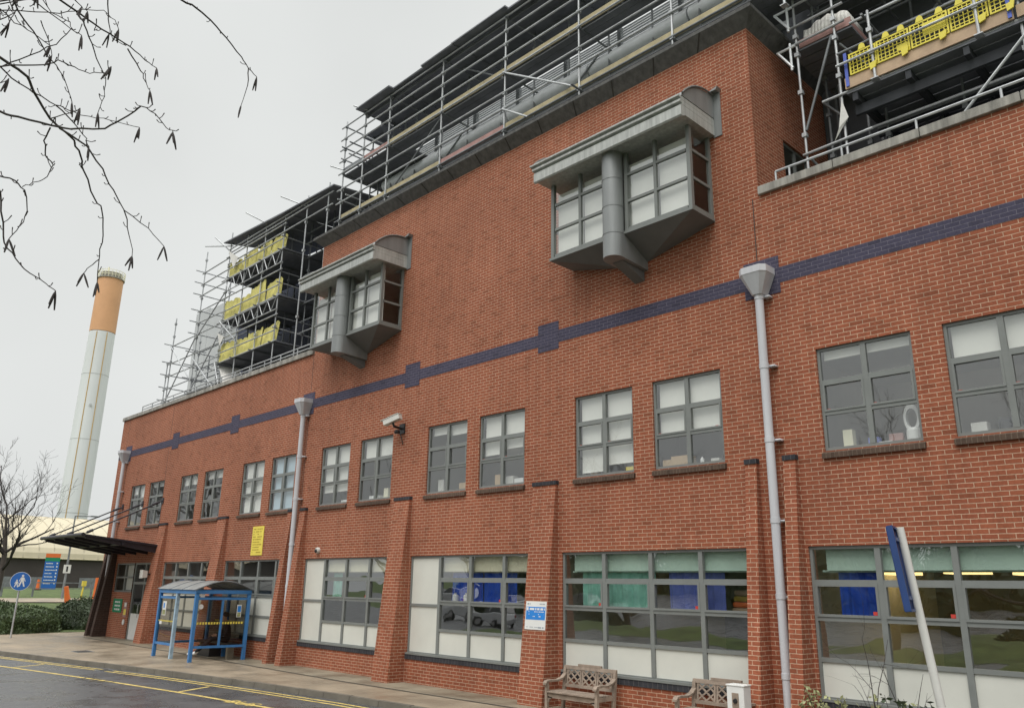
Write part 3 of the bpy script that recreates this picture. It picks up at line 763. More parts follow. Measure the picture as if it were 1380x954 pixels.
mb = MB(); mb.box(-36.5, CL-.05, 3.2, 12, 9.61, 15.9)
o = mb.build('side_storey', M['deck_bl']); tag(o, 'dark blue clad storey behind the yellow-sheeted scaffold tower', 'building')
mb = MB()
for k in range(2): mb.box(-48.7+1.95*k, -48.7+1.95*(k+1)-.03, 6, 9, 8, 18.7-.15*k)
o = mb.build('plant_tower', M['plantpanel']); tag(o, 'tall pale grey panelled plant tower seen through the bare scaffold poles', 'tower')

# ------------------------------------------------------------------ scaffolds
TR = .0275
class Scaf:
    def __init__(s, name, loc, label, group=None):
        s.o = Vector(loc); s.e = empty(name, loc, label, 'scaffold', group); s.n = {}
    def part(s, name, mb, m, **k):
        mb.v = [(x-s.o.x, y-s.o.y, z-s.o.z) for x, y, z in mb.v]
        return mb.build(name, m, s.e, **k)
    def standard(s, x, y, z0, z1, zc=(), m='galv', lean=0):
        mb = MB(); mb.tube([(x,y,z0), (x+lean,y,z1)], TR, 8)
        for z in zc:
            t = (z-z0)/max(.01, z1-z0); xx = x+lean*t
            if z0 < z < z1: mb.box(xx-.048, xx+.048, y-.05, y+.045, z-.045, z+.045)
        mb.box(x-.07, x+.07, y-.07, y+.07, z0-.01, z0+.01)
        s.part('standard', mb, M[m])
    def bar(s, name, a, b, m='galv', r=TR):
        mb = MB(); mb.tube([a, b], r, 8); s.part(name, mb, M[m])
# --- over the raised centre block
sc = Scaf('roof_scaffold', (-15,.8,14.05), 'long tube scaffold with pale toe boards and dark sheeted roof along the raised block')
STX = [-6.2,-8.94,-11.8,-14.6,-17.45,-20.27,-21.75,-23.0]
LZ = [14.75,15.45,15.95,16.62,17.1,17.57,18.03,18.5]
for i, x in enumerate(STX):
    sc.standard(x, .4, 14.06 if x > CL else 14.06, 18.85 if x > -21 else 18.72, LZ, lean=random.uniform(-.03,.03))
    sc.standard(x+random.uniform(-.1,.1), 1.55, 14.06, 18.6, LZ[::3], 'galv_dk')
for z in LZ:
    x1 = -23.25
    sc.bar('ledger', (x1,.36,z+random.uniform(-.03,.03)), (-5.6,.36,z+random.uniform(-.03,.03)), 'galv' if z > 14.8 else 'galv_dk')
    if z in (14.75, 16.62, 18.5, 17.57): sc.bar('ledger', (-23.1,1.6,z), (-5.8,1.6,z), 'galv_dk')
for x in STX:
    for z in (14.68, 16.55, 18.45): sc.bar('transom', (x+.06,(.3 if random.random() < .75 else .0),z), (x+.06,1.75 if z < 18 else 2.7,z), 'galv_dk')
for x in (-7.5,-10.3,-13.2,-16.0,-18.9,-21.0,-22.5): sc.standard(x, 1.58, 14.06, 18.45 if x > -22 else 17.2, LZ[1::3], 'galv_dk')
for z in (15.2,15.8,16.3,17.1,17.57,18.03): sc.bar('ledger', (-23.0,1.62,z), (-5.8,1.62,z+.02), 'galv_dk')
for x in (-8.9,-14.5,-20.2): sc.bar('brace', (x,1.5,14.8), (x+2.6,1.5,16.6), 'galv_dk'); sc.bar('brace', (x-2.7,1.0,18.4), (x-.2,1.0,16.7), 'galv_dk')
for x in (-22.9,-22.4): sc.bar('transom', (x,.2,17.1), (x,2.5,17.1)); sc.bar('transom', (x,.2,17.57), (x,2.5,17.57), 'galv_dk'); sc.bar('transom', (x,.2,15.5), (x,2.5,15.5))
sc.bar('brace', (-14.62,.33,16.62), (-11.9,.33,14.85), 'galv'); sc.bar('brace', (-14.62,.33,15.42), (-13.6,.33,14.72), 'galv')
sc.bar('brace', (-22.9,.33,16.7), (-23.4,.1,16.95), 'galv'); sc.bar('brace', (-21.6,.33,18.55), (-22.0,.0,18.75), 'galv'); sc.bar('brace', (-20.3,.5,14.8), (-17.5,.5,16.6), 'galv_dk')
sc.bar('brace', (-12.1,.3,18.55), (-12.5,-.1,18.8), 'galv')
for a, b in zip(STX, STX[1:]):
    x0, x1 = sorted((a, b))
    for z0, hh, m_ in ((16.64,.2,'board'), (14.78,.2,'board')):
        if z0 > 16 and x1 < -20.2: m_ = 'galv_dk' if x1 < -21 else 'pinkboard'
        if z0 < 15 and -17.5 < x0 < -14: m_ = 'pinkboard' if x0 < -15 else 'board'
        mb = MB(); mb.box(x0+.01, x1-.01, .425, .46, z0, z0+hh); sc.part('toe_board', mb, M[m_])
mb = MB()
for k in range(3): mb.box(-23.1, -5.8, .47+.225*k, .47+.225*k+.215, 16.56, 16.60)
for k in range(3,9): mb.box(-23.1, -19.8, .47+.225*k, .47+.225*k+.215, 16.56, 16.60)
for k in range(5): mb.box(-23.1, -5.8, .47+.225*k, .47+.225*k+.215, 14.68, 14.72)
sc.part('deck', mb, M['deck'])
mb = MB(); x = -21.9; k = 0
while x < -4.5:
    wd = random.uniform(1.5, 2.4); y0 = .12+random.uniform(-.12,.12); zz = 18.56+.03*(k % 2)
    mb.hexa([(x,y0,zz), (x+wd+.05,y0+random.uniform(-.03,.03),zz), (x+wd+.05,2.75,zz+.15), (x,2.75,zz+.15), (x,y0,zz+.05), (x+wd+.05,y0,zz+.05), (x+wd+.05,2.75,zz+.2), (x,2.75,zz+.2)]); x += wd; k += 1
mb.box(-23.3, -21.85, 1.25, 2.7, 18.56, 18.6)
mb.hexa([(-22.0,1.2,18.45), (-21.8,1.2,18.45), (-21.8,2.75,18.65), (-23.4,2.75,18.35), (-22.0,1.2,18.5), (-21.8,1.2,18.5), (-21.8,2.75,18.7), (-23.4,2.75,18.4)])
sc.part('roof_sheeting', mb, M['deck'])
mb = MB(); y = .5
while y < 2.7: mb.box(-21.9, -4.5, y, y+.05, 18.40+y*.06, 18.5+y*.06); y += .62
sc.part('roof_purlin', mb, M['deck'])

# --- left tower with yellow sheeting
sc = Scaf('scaffold_tower', (-29.4,1.2,9.6), 'scaffold tower with three yellow sheeted lifts and lattice beams at the left roof')
TL_, TRR = -31.8, -27.05
TZ = [10.2, 11.22, 11.75, 12.45, 13.05, 13.6, 14.35, 14.98, 15.5]
for x in (TL_, -30.2, -28.6, TRR):
    for y in (.42, 1.6, 2.75):
        sc.standard(x, y, 9.61, (17.1 if x == TL_ else 16.5) if y < 1 else 16.4, TZ[::2], 'galv' if y < 1 else 'galv_dk')
for x in (-25.4, -23.9): sc.standard(x, .42, 9.61, 16.6, TZ[::2])
for x in (-25.4, -23.9):
    sc.standard(x, 1.6, 9.61, 16.4, TZ[::2], 'galv_dk')
for z in (11.15, 12.98, 14.9):
    mb = MB()
    for k in range(10): mb.box(TL_-.15, TRR+.1, .40+.235*k, .40+.235*k+.225, z, z+.045)
    for k in range(5): mb.box(TRR+.12, CL-.1, 1.55+.235*k, 1.55+.235*k+.225, z-.01, z+.035)
    sc.part('deck', mb, M['deck'])
    for x in (TL_+.4, -30.2, -28.6, TRR): sc.bar('transom', (x,.2,z-.04), (x,3.0,z-.04), 'galv_dk')
    sc.bar('ledger', (TL_-.4,.37,z+.0), (TRR+.3,.37,z+.0)); sc.bar('ledger', (TL_-.2,.37,z+1.05), (TRR+.2,.37,z+1.05)); sc.bar('ledger', (TL_,.33,z+.4), (TRR+.1,.33,z+.4))
    sc.bar('ledger', (TRR,.3,z+.55), (TRR,2.9,z+.5)); sc.bar('ledger', (TRR,.3,z+1.0), (TRR,2.9,z+1.0), 'galv_dk')
    sc.bar('ledger', (TRR-.2,1.5,z+.6), (CL-.2,1.5,z+.6)); sc.bar('ledger', (TRR-.2,1.5,z+1.05), (CL-.2,1.5,z+1.05), 'galv_dk'); sc.bar('ledger', (TRR-.2,1.5,z-.05), (CL-.2,1.5,z-.05), 'galv_dk')
for z0, z1 in ((12.42,12.92), (14.32,14.86)):
    mb = MB(); y = .36
    mb.tube([(TL_-.1,y,z0), (TRR+.1,y,z0)], .024, 6); mb.tube([(TL_-.1,y,z1), (TRR+.1,y,z1)], .024, 6)
    n = 14
    for k in range(n):
        xa, xb = TL_+(TRR-TL_)*k/n, TL_+(TRR-TL_)*(k+1)/n
        mb.tube([(xa,y,z0 if k % 2 else z1), (xb,y,z1 if k % 2 else z0)], .017, 6)
    sc.part('lattice_beam', mb, M['galv'])
mb = MB(); mb.hexa([(-32.1,.2,16.62), (TRR+.2,.2,16.3), (TRR+.2,3.4,16.4), (-30.6,3.4,16.6), (-32.1,.2,16.67), (TRR+.2,.2,16.36), (TRR+.2,3.4,16.46), (-30.6,3.4,16.66)])
mb.hexa([(TRR+.2,.22,16.33), (CL-.1,.22,16.2), (CL-.1,3.4,16.5), (TRR+.2,3.4,16.5), (TRR+.2,.22,16.38), (CL-.1,.22,16.25), (CL-.1,3.4,16.55), (TRR+.2,3.4,16.55)])
sc.part('roof_sheeting', mb, M['deck'])
for z in (15.6, 16.1, 16.28): sc.bar('ledger', (TL_,.37,z), (CL-.3,.37,z), 'galv')
for a, b in (((TL_,.5,16.5),(-33.3,-.1,16.75)), ((TL_-.1,.4,16.3),(-32.6,0,17.0)), ((-28.4,.3,16.4),(-29.1,-.3,16.9)), ((-25.5,.5,16.2),(-26.4,-.2,16.7)), ((TL_,.3,11.2),(-31.1,.3,10.0)), ((TL_,.3,13),(-30.2,.3,11.9))):
    sc.bar('brace', a, b)
for q in ([(-31.8,.5,11.1), (-30.9,.45,9.9), (-30.4,.6,9.75), (-31.2,1.2,11.0)], [(-31.85,.3,12.5), (-31.6,.34,11.9), (-31.2,.3,12.2)], [(-31.75,.3,16.2), (-31.1,.32,15.2), (-30.7,.3,15.6)]):
    mb = MB(); mb.face(q); mb.face([(a, b+.01, c) for a, b, c in q][::-1]); sc.part('torn_sheet', mb, M['tarp'])
# yellow sheets on the three lifts
names = ('lowest','middle','top'); cols_ = ('far left','second from left','third from left','far right')
base = None
for li, z in enumerate((11.22, 13.06, 15.0)):
    for k in range(4):
        o = MB(); wd = (TRR-TL_)/4+.02; n = 10
        hh = .70 if li < 2 else .62
        for i in range(n):
            xa, xb = wd*i/n, wd*(i+1)/n
            f_ = lambda x: .025*math.sin(x*11+k*2.1+li)+.012*math.sin(x*37+k)
            t_ = lambda x: hh+.10*abs(math.sin(x*math.pi/.4+k))+.06*math.sin(k*3.3+li*2.1)+.04*math.sin(x*5+k+li)-.05*x*math.sin(k*1.7+li)
            o.hexa([(xa,f_(xa),0), (xb,f_(xb),0), (xb,f_(xb)+.012,0), (xa,f_(xa)+.012,0), (xa,f_(xa)*.6,t_(xa)), (xb,f_(xb)*.6,t_(xb)), (xb,f_(xb)*.6+.012,t_(xb)), (xa,f_(xa)*.6+.012,t_(xa))])
        sh = o.build('debris_sheet', M['yel2']); sh.location = (TL_+(wd-.01)*k, .47+.012*(k % 2), z-.02*((k+li) % 3)); sh.rotation_euler = (R(random.uniform(-7,3)), R(random.uniform(-1.5,1.5)), 0)
        tag(sh, f'yellow debris sheet, {cols_[k]} on the {names[li]} lift of the left scaffold tower', 'debris sheet', 'yellow sheets on the left scaffold tower')
# --- bare birdcage to its left
sc = Scaf('birdcage_scaffold', (-35,1.2,9.6), 'open cage of bare scaffold poles stepping down at the far left roof edge')
for x, zt in ((-34.45,17.0), (-37.1,14.4), (-37.45,12.3)):
    for y in (.5, 1.75):
        sc.standard(x, y, 9.61, zt-(0 if y < 1 else .6), [10.4+.62*k for k in range(11)], 'galv')
for x in (-33.1, -35.8): sc.standard(x, 1.75, 9.61, 12.6, [11,12], 'galv_dk')
for z, xa in ((10.35,-37.6), (10.95,-37.5), (11.55,-37.4), (12.15,-37.4), (13.0,-37.2), (13.55,-34.6), (14.1,-34.6), (14.85,-34.6), (15.4,-34.6), (15.95,-34.6)):
    sc.bar('ledger', (xa,.46,z), (TL_+.1,.46,z+random.uniform(-.05,.05)))
    if z < 14: sc.bar('ledger', (xa,1.8,z), (TL_+.1,1.8,z), 'galv_dk')
    for x in (-34.5, -37.1):
        if xa < x: sc.bar('transom', (x,.1,z+.06), (x,2.1,z+.06))
for a, b in (((-37.3,.42,10.0),(-34.4,.42,12.9)), ((-37.1,.42,13.0),(-34.4,.42,10.9)), ((-34.4,.42,10.3),(-31.9,.42,12.6)), ((-34.4,.42,12.8),(-31.8,.42,14.4)), ((-34.4,.42,11.9),(-32,.42,10.2)), ((-34.4,1.8,13),(-31.8,1.8,10.5))):
    sc.bar('brace', a, b, 'galv')
mb = MB()
for k in range(4): mb.box(-35.2, -32.0, .55+.235*k, .55+.235*k+.225, 10.42, 10.46)
sc.part('deck', mb, M['deck'])
# --- behind the right-hand parapet
sc = Scaf('parapet_scaffold', (-4,1.2,9.6), 'scaffold with plywood toe board, tall poles and dark decks above the right parapet')
RZ = [10.5,11.4,12.4,13.3,13.75]
for x, y, zt, m_ in ((-6.34,1.1,17,'galv'), (-5.53,1.1,17,'galv'), (-2.38,1.1,17,'galv'), (.7,1.1,17,'galv'), (-6.3,2.3,16.5,'galv_dk'), (-5.5,2.3,13.5,'galv_dk'), (-4.2,2.6,12,'galv_dk'), (-2.4,2.6,12,'galv_dk')):
    sc.standard(x, y, 9.61, zt, RZ+[15,16], m_)
for x in (-4.8, -2.99, -1.0): sc.standard(x, .945, 11.9, 13.45, [12.5,13.0])
sc.bar('ledger', (-5.9,1.06,11.95), (4,1.06,11.95)); sc.bar('ledger', (-5.5,.90,12.5), (4,.90,12.5)); sc.bar('ledger', (-5.5,1.03,12.85), (4,1.03,12.85), 'galv_dk')
sc.bar('ledger', (-5.2,1.05,13.43), (4,1.05,13.43)); sc.bar('ledger', (-6.4,1.06,10.95), (-5.0,1.06,10.98)); sc.bar('ledger', (-6.5,1.06,13.55), (-5.3,1.06,13.58)); sc.bar('ledger', (-6.5,1.06,13.98), (-5.3,1.06,14.0)); sc.bar('ledger', (-6.5,1.06,14.5), (4,1.06,14.55))
sc.bar('ledger', (-5.3,1.5,11.25), (4,1.5,11.2)); sc.bar('ledger', (-5.3,2.2,11.6), (4,2.2,11.6), 'galv_dk')
for x, y, zt in ((-5.0,1.9,11.8), (-3.6,1.9,11.8), (-6.4,3.0,16.5), (-4.6,3.0,15), (-3.4,3.0,15), (-1.6,3,15), (-5.5,3.0,15)): sc.standard(x, y, 9.61, zt, [10.5,11.2,13.4], 'galv_dk')
for y, z in ((1.9,13.5), (1.9,14.1), (2.6,13.9), (2.6,14.5), (3.0,12.6), (3.0,13.1), (2.2,15.0), (1.4,15.05), (2.9,10.6), (2.4,11.1), (1.9,10.4)): sc.bar('ledger', (-5.4 if z < 13.6 else -6.5,y,z), (4,y,z+.02), 'galv_dk')
for x in (-4.9,-3.7,-2.4): sc.bar('transom', (x,.9,13.4), (x,3.1,13.4), 'galv_dk'); sc.bar('transom', (x,.9,14.5), (x,3.1,14.5), 'galv_dk')
sc.bar('brace', (-5.3,2.9,13.2), (-3.2,2.9,15.1), 'galv_dk'); sc.bar('brace', (-6.3,1.1,11.5), (-5.6,1.1,13.4), 'galv_dk')
sc.bar('brace', (-3.66,.95,10.3), (-2.3,.95,11.6)); sc.bar('brace', (-6.3,1.15,10.9), (-5.8,2.3,9.8), 'galv_dk'); sc.bar('brace', (-5.5,1.2,13.2), (-4.6,2.3,12.0), 'galv_dk')
for zt in (14.45, 13.5):
    mb = MB(); mb.tube([(-6.34,1.02,zt), (-6.75,1.02,zt)], TR, 8); mb.tube([(-6.73,1.02,zt), (-6.42,1.02,zt-.5)], TR, 8); mb.tube([(-6.45,1.02,zt+.1), (-6.45,1.02,zt-.55)], TR, 8); sc.part('bracket', mb, M['louvre'])
mb = MB(); mb.tube([(-5.95,2.1,12.9),(-5.95,2.1,12.0)], TR, 8); mb.tube([(-6.3,2.1,12.6),(-5.95,2.1,12.15)], TR, 8); sc.part('bracket', mb, M['galv_dk'])
mb = MB(); mb.box(-5.39, -2.45, .98, 1.018, 11.965, 12.205); mb.box(-2.40, 4, .98, 1.018, 11.965, 12.205); sc.part('toe_board', mb, M['ply'])
mb = MB()
for k in range(8): mb.box(-5.4, 4, 1.03+.3*k, 1.03+.3*k+.27, 11.88, 11.93)
for k in range(10): mb.box(-6.5, 4, 1.1+.3*k, 1.1+.3*k+.27, 15.2, 15.25)
for k in range(8): mb.box(-6.5, -5.2, 1.15+.3*k, 1.15+.3*k+.27, 13.42, 13.46)
sc.part('deck', mb, M['deck'])
mb = MB()
for k in range(9): mb.box(-5.3+1.0*k, -5.2+1.0*k, 1.05, 3.2, 11.70, 11.87)
mb.box(-5.35, 4, 1.25, 1.33, 11.5, 11.7); mb.box(-5.35, 4, 2.35, 2.43, 11.5, 11.7)
sc.part('deck_beam', mb, M['deck_dk'])
mb = MB(); mb.face([(-5.5,1.0,11.8), (-5.42,1.05,11.4), (-5.72,1.0,10.95), (-5.6,.98,11.2)]); sc.part('torn_sheet', mb, M['tarp'])
for x in (-5.33, -2.5): 
    mb = MB(); mb.box(x-.03, x+.03, .955, .975, 12.0, 12.75); sc.part('clamp_post', mb, M['curtain_p'])
# tarpaulin bundle between the tall poles
mb = MB(); n = 12
for i in range(n):
    xa, xb = -6.22+.95*i/n, -6.22+.95*(i+1)/n
    h_ = lambda x: .30+.10*math.sin((x+6.22)*3.2)+.03*math.sin(x*23)
    q_ = lambda x: .05*math.sin(x*9)
    mb.hexa([(xa,1.16+q_(xa),13.60), (xb,1.16+q_(xb),13.60), (xb,2.0,13.60), (xa,2.0,13.60), (xa,1.22+q_(xa)*.5,13.60+h_(xa)), (xb,1.22+q_(xb)*.5,13.60+h_(xb)), (xb,1.95,13.58+h_(xb)), (xa,1.95,13.58+h_(xa))])
t = mb.build('tarpaulin_bundle', M['tarp'], smooth=True); tag(t, 'crumpled white tarpaulin bundle on the small deck between two tall scaffold poles', 'tarpaulin')
mb = MB(); mb.box(-6.3, -5.2, 1.13, 1.155, 13.47, 13.66); mb.box(-6.3, -5.2, 1.155, 2.1, 13.47, 13.59); t = mb.build('faded_board', M['pinkboard']); tag(t, 'faded red board under the white tarpaulin bundle', 'board')
# yellow brick guards
def guard(wd, hh, solid=None):
    mb = MB(); t = .014
    mb.box(0, wd, -t, t, 0, .03); mb.box(0, wd, -t, t, hh-.03, hh); mb.box(0, .03, -t, t, .03, hh-.03); mb.box(wd-.03, wd, -t, t, .03, hh-.03)
    nx, nz = int(wd/.075), int(hh/.075)
    for i in range(1, nx): x = wd*i/nx; mb.box(x-.008, x+.008, -.008, .008, .03, hh-.03)
    for i in range(1, nz): z = hh*i/nz; mb.box(.03, wd-.03, -.0075, .0075, z-.008, z+.008)
    if solid: mb.box(solid[0], solid[1], -.011, .011, solid[2], solid[3])
    return mb
GD = [(-5.26,.53,.47,None,'leftmost'), (-4.72,.60,.48,(.36,.56,.08,.2),'second from left'), (-4.1,.66,.49,(.22,.62,.18,.42),'third from left, with a solid plate'), (-3.42,.62,.48,None,'fourth from left'), (-2.78,.35,.48,None,'rightmost, beside the pole')]
for x, wd, hh, sol, lab in GD:
    e = empty('brick_guard', (x,.965,12.21), f'yellow plastic mesh brick guard on the right scaffold, {lab}', 'brick guard', 'yellow mesh guards on the right scaffold')
    guard(wd, hh, sol).build('mesh_panel', M['yel'], e)
    for q in ((.2,) if wd < .6 else (.12, wd-.2)):
        mb = MB(); mb.prism([(q,hh+.002), (q+.14,hh+.002), (q+.12,hh+.10), (q+.08,hh+.13), (q+.03,hh+.11)], -.02, .02, 'y'); mb.build('hook', M['yel'], e)
    mb = MB(); mb.prism([(wd*.75,-.09), (wd*.75+.1,-.06), (wd*.75+.13,.08), (wd*.75-.01,.05)], -.05, -.018, 'y'); mb.build('toe_clip', M['yel'], e)

# roof-edge handrails
def handrail(name, x0, x1, y, z0, zs, xs, label):
    e = empty(name, (x0,y,z0), label, 'handrail')
    for z in zs:
        mb = MB(); mb.tube([(0,0,z-z0), (x1-x0,0,z-z0)], .024, 8); mb.build('rail', M['galv'], e)
    for x in xs:
        mb = MB(); mb.tube([(x-x0,0,0), (x-x0,0,zs[0]-z0)], .022, 8); mb.box(x-x0-.05, x-x0+.05, -.05, .05, .001, .015); mb.build('rail_post', M['galv'], e)
handrail('roof_handrail', -38.7, CL-.4, .1, 9.995, (10.3, 10.16), [-38.7+1.18*k for k in range(13)], 'low galvanised handrail along the left parapet coping')
handrail('roof_handrail', -6.55, XR, .1, 9.995, (10.26,), [-6.55+.28] + [-6.55+1.3*k for k in range(1,10)] + [-6.55], 'low galvanised handrail along the right parapet coping')

# ------------------------------------------------------------------ things on the facade
def dashes(mb, x0, x1, z, h, y, rnd, mi=0, dens=.75):
    x = x0
    while x < x1:
        l = rnd.uniform(.4, 1.6)*h*2.2
        if rnd.random() < dens: mb.box(x, min(x+l, x1), y-.0015, y, z-h/2, z+h/2, mi)
        x += l+h*rnd.uniform(.4, .8)
rn = random.Random(3)
# yellow notice high on the wall
e = empty('wall_notice', (-25.86,-.012,3.34), 'tall yellow notice with ten lines of dark writing on the brick wall', 'sign')
mb = MB(); mb.box(-.39,.39,-.008,.008,0,.95); mb.build('board', M['sign_y'], e)
mb = MB()
for k in range(10): dashes(mb, -.31, .31-.08*(k % 3), .86-.085*k, .03, -.0105, rn, 0, .85)
mb.build('lettering', M['sign_yd'], e)
# blue and white department sign on the buttress
e = empty('department_sign', (-12.49,-.372,1.60), 'white department sign with bright blue centre panel on the brick buttress', 'sign')
e.rotation_euler = (R(-5.2), 0, 0)
mb = MB(); mb.box(-.30,.30,-.012,.012,0,.57); mb.build('board', M['white'], e)
mb = MB(); mb.box(-.28,.28,-.015,-.0125,.20,.46); mb.build('blue_panel', M['sign_lb'], e)
mb = MB(); dashes(mb, -.18, .27, .415, .042, -.0165, rn, 0, .97); dashes(mb, -.25, .25, .36, .016, -.0165, rn); dashes(mb, -.25, .25, .31, .018, -.0165, rn, 0, .45); dashes(mb, -.25, .25, .265, .018, -.0165, rn, 0, .5)
mb.box(-.27, -.215, -.0165, -.0155, .385, .45)
mb.build('lettering', M['white'], e)
mb = MB(); dashes(mb, -.26, -.17, .52, .03, -.0135, rn, 0, 1); dashes(mb, .05, .26, .52, .018, -.0135, rn); dashes(mb, -.26, .1, .05, .012, -.0135, rn); dashes(mb, .1, .26, .045, .03, -.0135, rn)
mb.build('small_print', M['sign_gr'], e)
# green sign and small notice by the door
e = empty('entrance_sign', (-37.95,-.012,1.15), 'green sign with white lettering on the brick beside the entrance door', 'sign')
mb = MB(); mb.box(-.52,.52,-.008,.008,0,.55); mb.build('board', M['sign_g'], e)
mb = MB()
for k in range(3): dashes(mb, -.3, .34, .42-.15*k, .07, -.0105, rn, 0, .9)
mb.build('lettering', M['white'], e)
e = empty('door_notice', (-36.98,-.012,.62), 'narrow red and yellow notice strip between green sign and entrance door', 'sign')
mb = MB(); mb.box(-.17,.17,-.008,.008,.35,.98); mb.build('board', M['pinkboard'], e)
mb = MB(); mb.box(-.13,.13,-.011,-.0085,.45,.68); mb.build('yellow_patch', M['sign_y'], e)
mb = MB(); mb.box(-.12,.12,-.011,-.0085,.78,.94); mb.lathe([(.12,-.01),(.12,.01)], (0,-.01,.16), 14, 0, (0,1,0)); mb.build('white_patch', M['white'], e)
# CCTV and dome camera, floodlight
e = empty('cctv_camera', (-18.05,0,6.62), 'white box CCTV camera on a bracket on the brick wall', 'camera')
mb = MB(); mb.box(-.12,.12,-.03,0,-.12,.16); mb.tube([(0,-.02,.02),(0,-.3,.05),(0,-.34,.14)], .035, 10); mb.lathe([(.07,0),(.09,.05),(.06,.1)], (.02,-.2,-.14), 12); mb.build('bracket', M['black'], e)
mb = MB(); d = Vector((-.93,-.3,-.30)).normalized(); sx_ = Vector((0,0,1)).cross(d).normalized(); up_ = d.cross(sx_); mb.obox(Vector((.0,-.36,.22)), d*.27, sx_*.09, up_*.075); mb.obox(Vector((.0,-.36,.22))+up_*.086+d*.03, d*.31, sx_*.105, up_*.01); mb.build('housing', M['offwhite'], e, bevel=.01)
mb = MB(); c_ = Vector((.0,-.36,.22))+d*.272; mb.lathe([(.05,0),(.05,.01)], c_, 12, 0, d); mb.build('lens', M['black'], e)
mb = MB(); mb.tube([(.05,-.1,-.15),(.08,-.06,-.32),(.05,-.01,-.42)], .012, 6); mb.build('cable', M['black'], e)
e = empty('dome_camera', (-21.95,0,3.42), 'small white dome camera above the white-panelled window', 'camera')
mb = MB(); mb.lathe([(.09,0),(.09,.05),(.075,.09)], (0,0,0), 14, 0, (0,-1,0)); mb.build('housing', M['offwhite'], e, smooth=False)
mb = MB(); mb.lathe([(.06,.09),(.05,.12),(.02,.14)], (0,0,0), 12, 0, (0,-1,-.2)); mb.build('lens', M['black'], e)
e = empty('floodlight', (-34.1,-.42,2.72), 'small white floodlight on the buttress beside the entrance', 'lamp')
mb = MB(); mb.box(-.05,.05,0,.2,-.03,.03); mb.build('bracket', M['black'], e)
mb = MB(); mb.hexa([(-.16,-.2,-.16), (.16,-.2,-.16), (.12,0,-.12), (-.12,0,-.12), (-.16,-.2,.16), (.16,-.2,.16), (.12,0,.12), (-.12,0,.12)]); mb.build('housing', M['offwhite'], e)
mb = MB(); mb.box(-12.95+.0,-12.95+.12,-.03,0,.44,.49); o = mb.build('vent_cover', M['offwhite']); tag(o, 'tiny white vent cover low on the brick wall left of the department sign', 'vent')
# entrance canopy on tie rods
e = empty('entrance_canopy', (-36.6,0,3.8), 'black steel canopy hung on three tie rods over the entrance', 'canopy')
mb = MB(); x0, x1 = -2.75, 2.6
mb.hexa([(x0,-3.0,.30), (x1,-3.0,.30), (x1,-.01,-.02), (x0,-.01,-.02), (x0,-3.0,.36), (x1,-3.0,.36), (x1,-.01,.06), (x0,-.01,.06)]); mb.build('roof', M['canopy'], e)
for k in range(5):
    x = x0+.12+(x1-x0-.24)*k/4; mb = MB()
    mb.hexa([(x-.05,-2.9,.20), (x+.05,-2.9,.20), (x+.05,-.01,-.28), (x-.05,-.01,-.28), (x-.05,-2.9,.295), (x+.05,-2.9,.295), (x+.05,-.01,-.022), (x-.05,-.01,-.022)]); mb.build('beam', M['canopy'], e)
mb = MB(); mb.tube([(x0-.02,-3.02,.33), (x1+.02,-3.02,.33)], .075, 10); mb.tube([(x0,-1.5,.05), (x1,-1.5,.05)], .06, 10); mb.build('edge_tube', M['canopy'], e)
for xw, xe in ((-2.45,-2.5), (-.1,-.1), (2.1,2.3)):
    mb = MB(); mb.tube([(xw,-.02,1.87), (xe,-2.85,.40)], .028, 8); mb.tube([(xw,-.14,1.81),(xw,-.4,1.68)], .05, 8); mb.tube([(xe,-2.6,.53),(xe,-2.8,.43)], .055, 8); mb.box(xw-.1, xw+.1, -.03, 0, 1.75, 2.0); mb.build('tie_rod', M['canopy'], e)

# ------------------------------------------------------------------ curtains and clutter behind the glass
def curtain(x0, x1, z0, z1, y, m, label, seed, name='curtain'):
    r_ = random.Random(seed); mb = MB(); n = int((x1-x0)/.025); ph = r_.random()*6
    def yy(x, t): return y+(.035*math.sin(x*21+ph)+.018*math.sin(x*47+ph*2)+.02*math.sin(x*8+ph))*(.55+.45*t)
    rows = 5
    for i in range(n):
        xa, xb = x0+(x1-x0)*i/n, x0+(x1-x0)*(i+1)/n
        for k in range(rows):
            ta, tb = k/rows, (k+1)/rows; za, zb_ = z1+(z0-z1)*ta, z1+(z0-z1)*tb
            mb.face([(xa,yy(xa,tb),zb_), (xb,yy(xb,tb),zb_), (xb,yy(xb,ta),za), (xa,yy(xa,ta),za)])
    o = mb.build(name, m, smooth=True); tag(o, label, 'curtain', 'curtains behind the ground floor glass'); return o
CT = [(-16.0,-14.95,1.5,2.78,'curtain_b','bright blue hospital curtain left half, in the window with two white bottles',1),
      (-14.9,-13.75,1.5,2.78,'curtain_b','bright blue hospital curtain right half, left of the department sign',2),
      (-11.75,-9.85,1.45,2.78,'curtain_t','turquoise hospital curtain behind the bench window',3),
      (-9.55,-8.3,1.45,2.78,'curtain_p','periwinkle blue pleated curtain beside the turquoise one',4),
      (-6.15,-5.45,1.55,2.78,'curtain_b','blue hospital curtain in the corner of the window behind the leaning post',5),
      (-3.0,-2.3,1.5,2.78,'curtain_b','blue curtain edge at the right end of the last ground floor window',6),
      (-21.5,-21.05,1.5,2.9,'curtain_t','narrow turquoise curtain beside the white side panel',7)]
for a, b, z0, z1, m_, lb, sd_ in CT: curtain(a, b, 2.03, z1, .33, M[m_], lb, sd_)
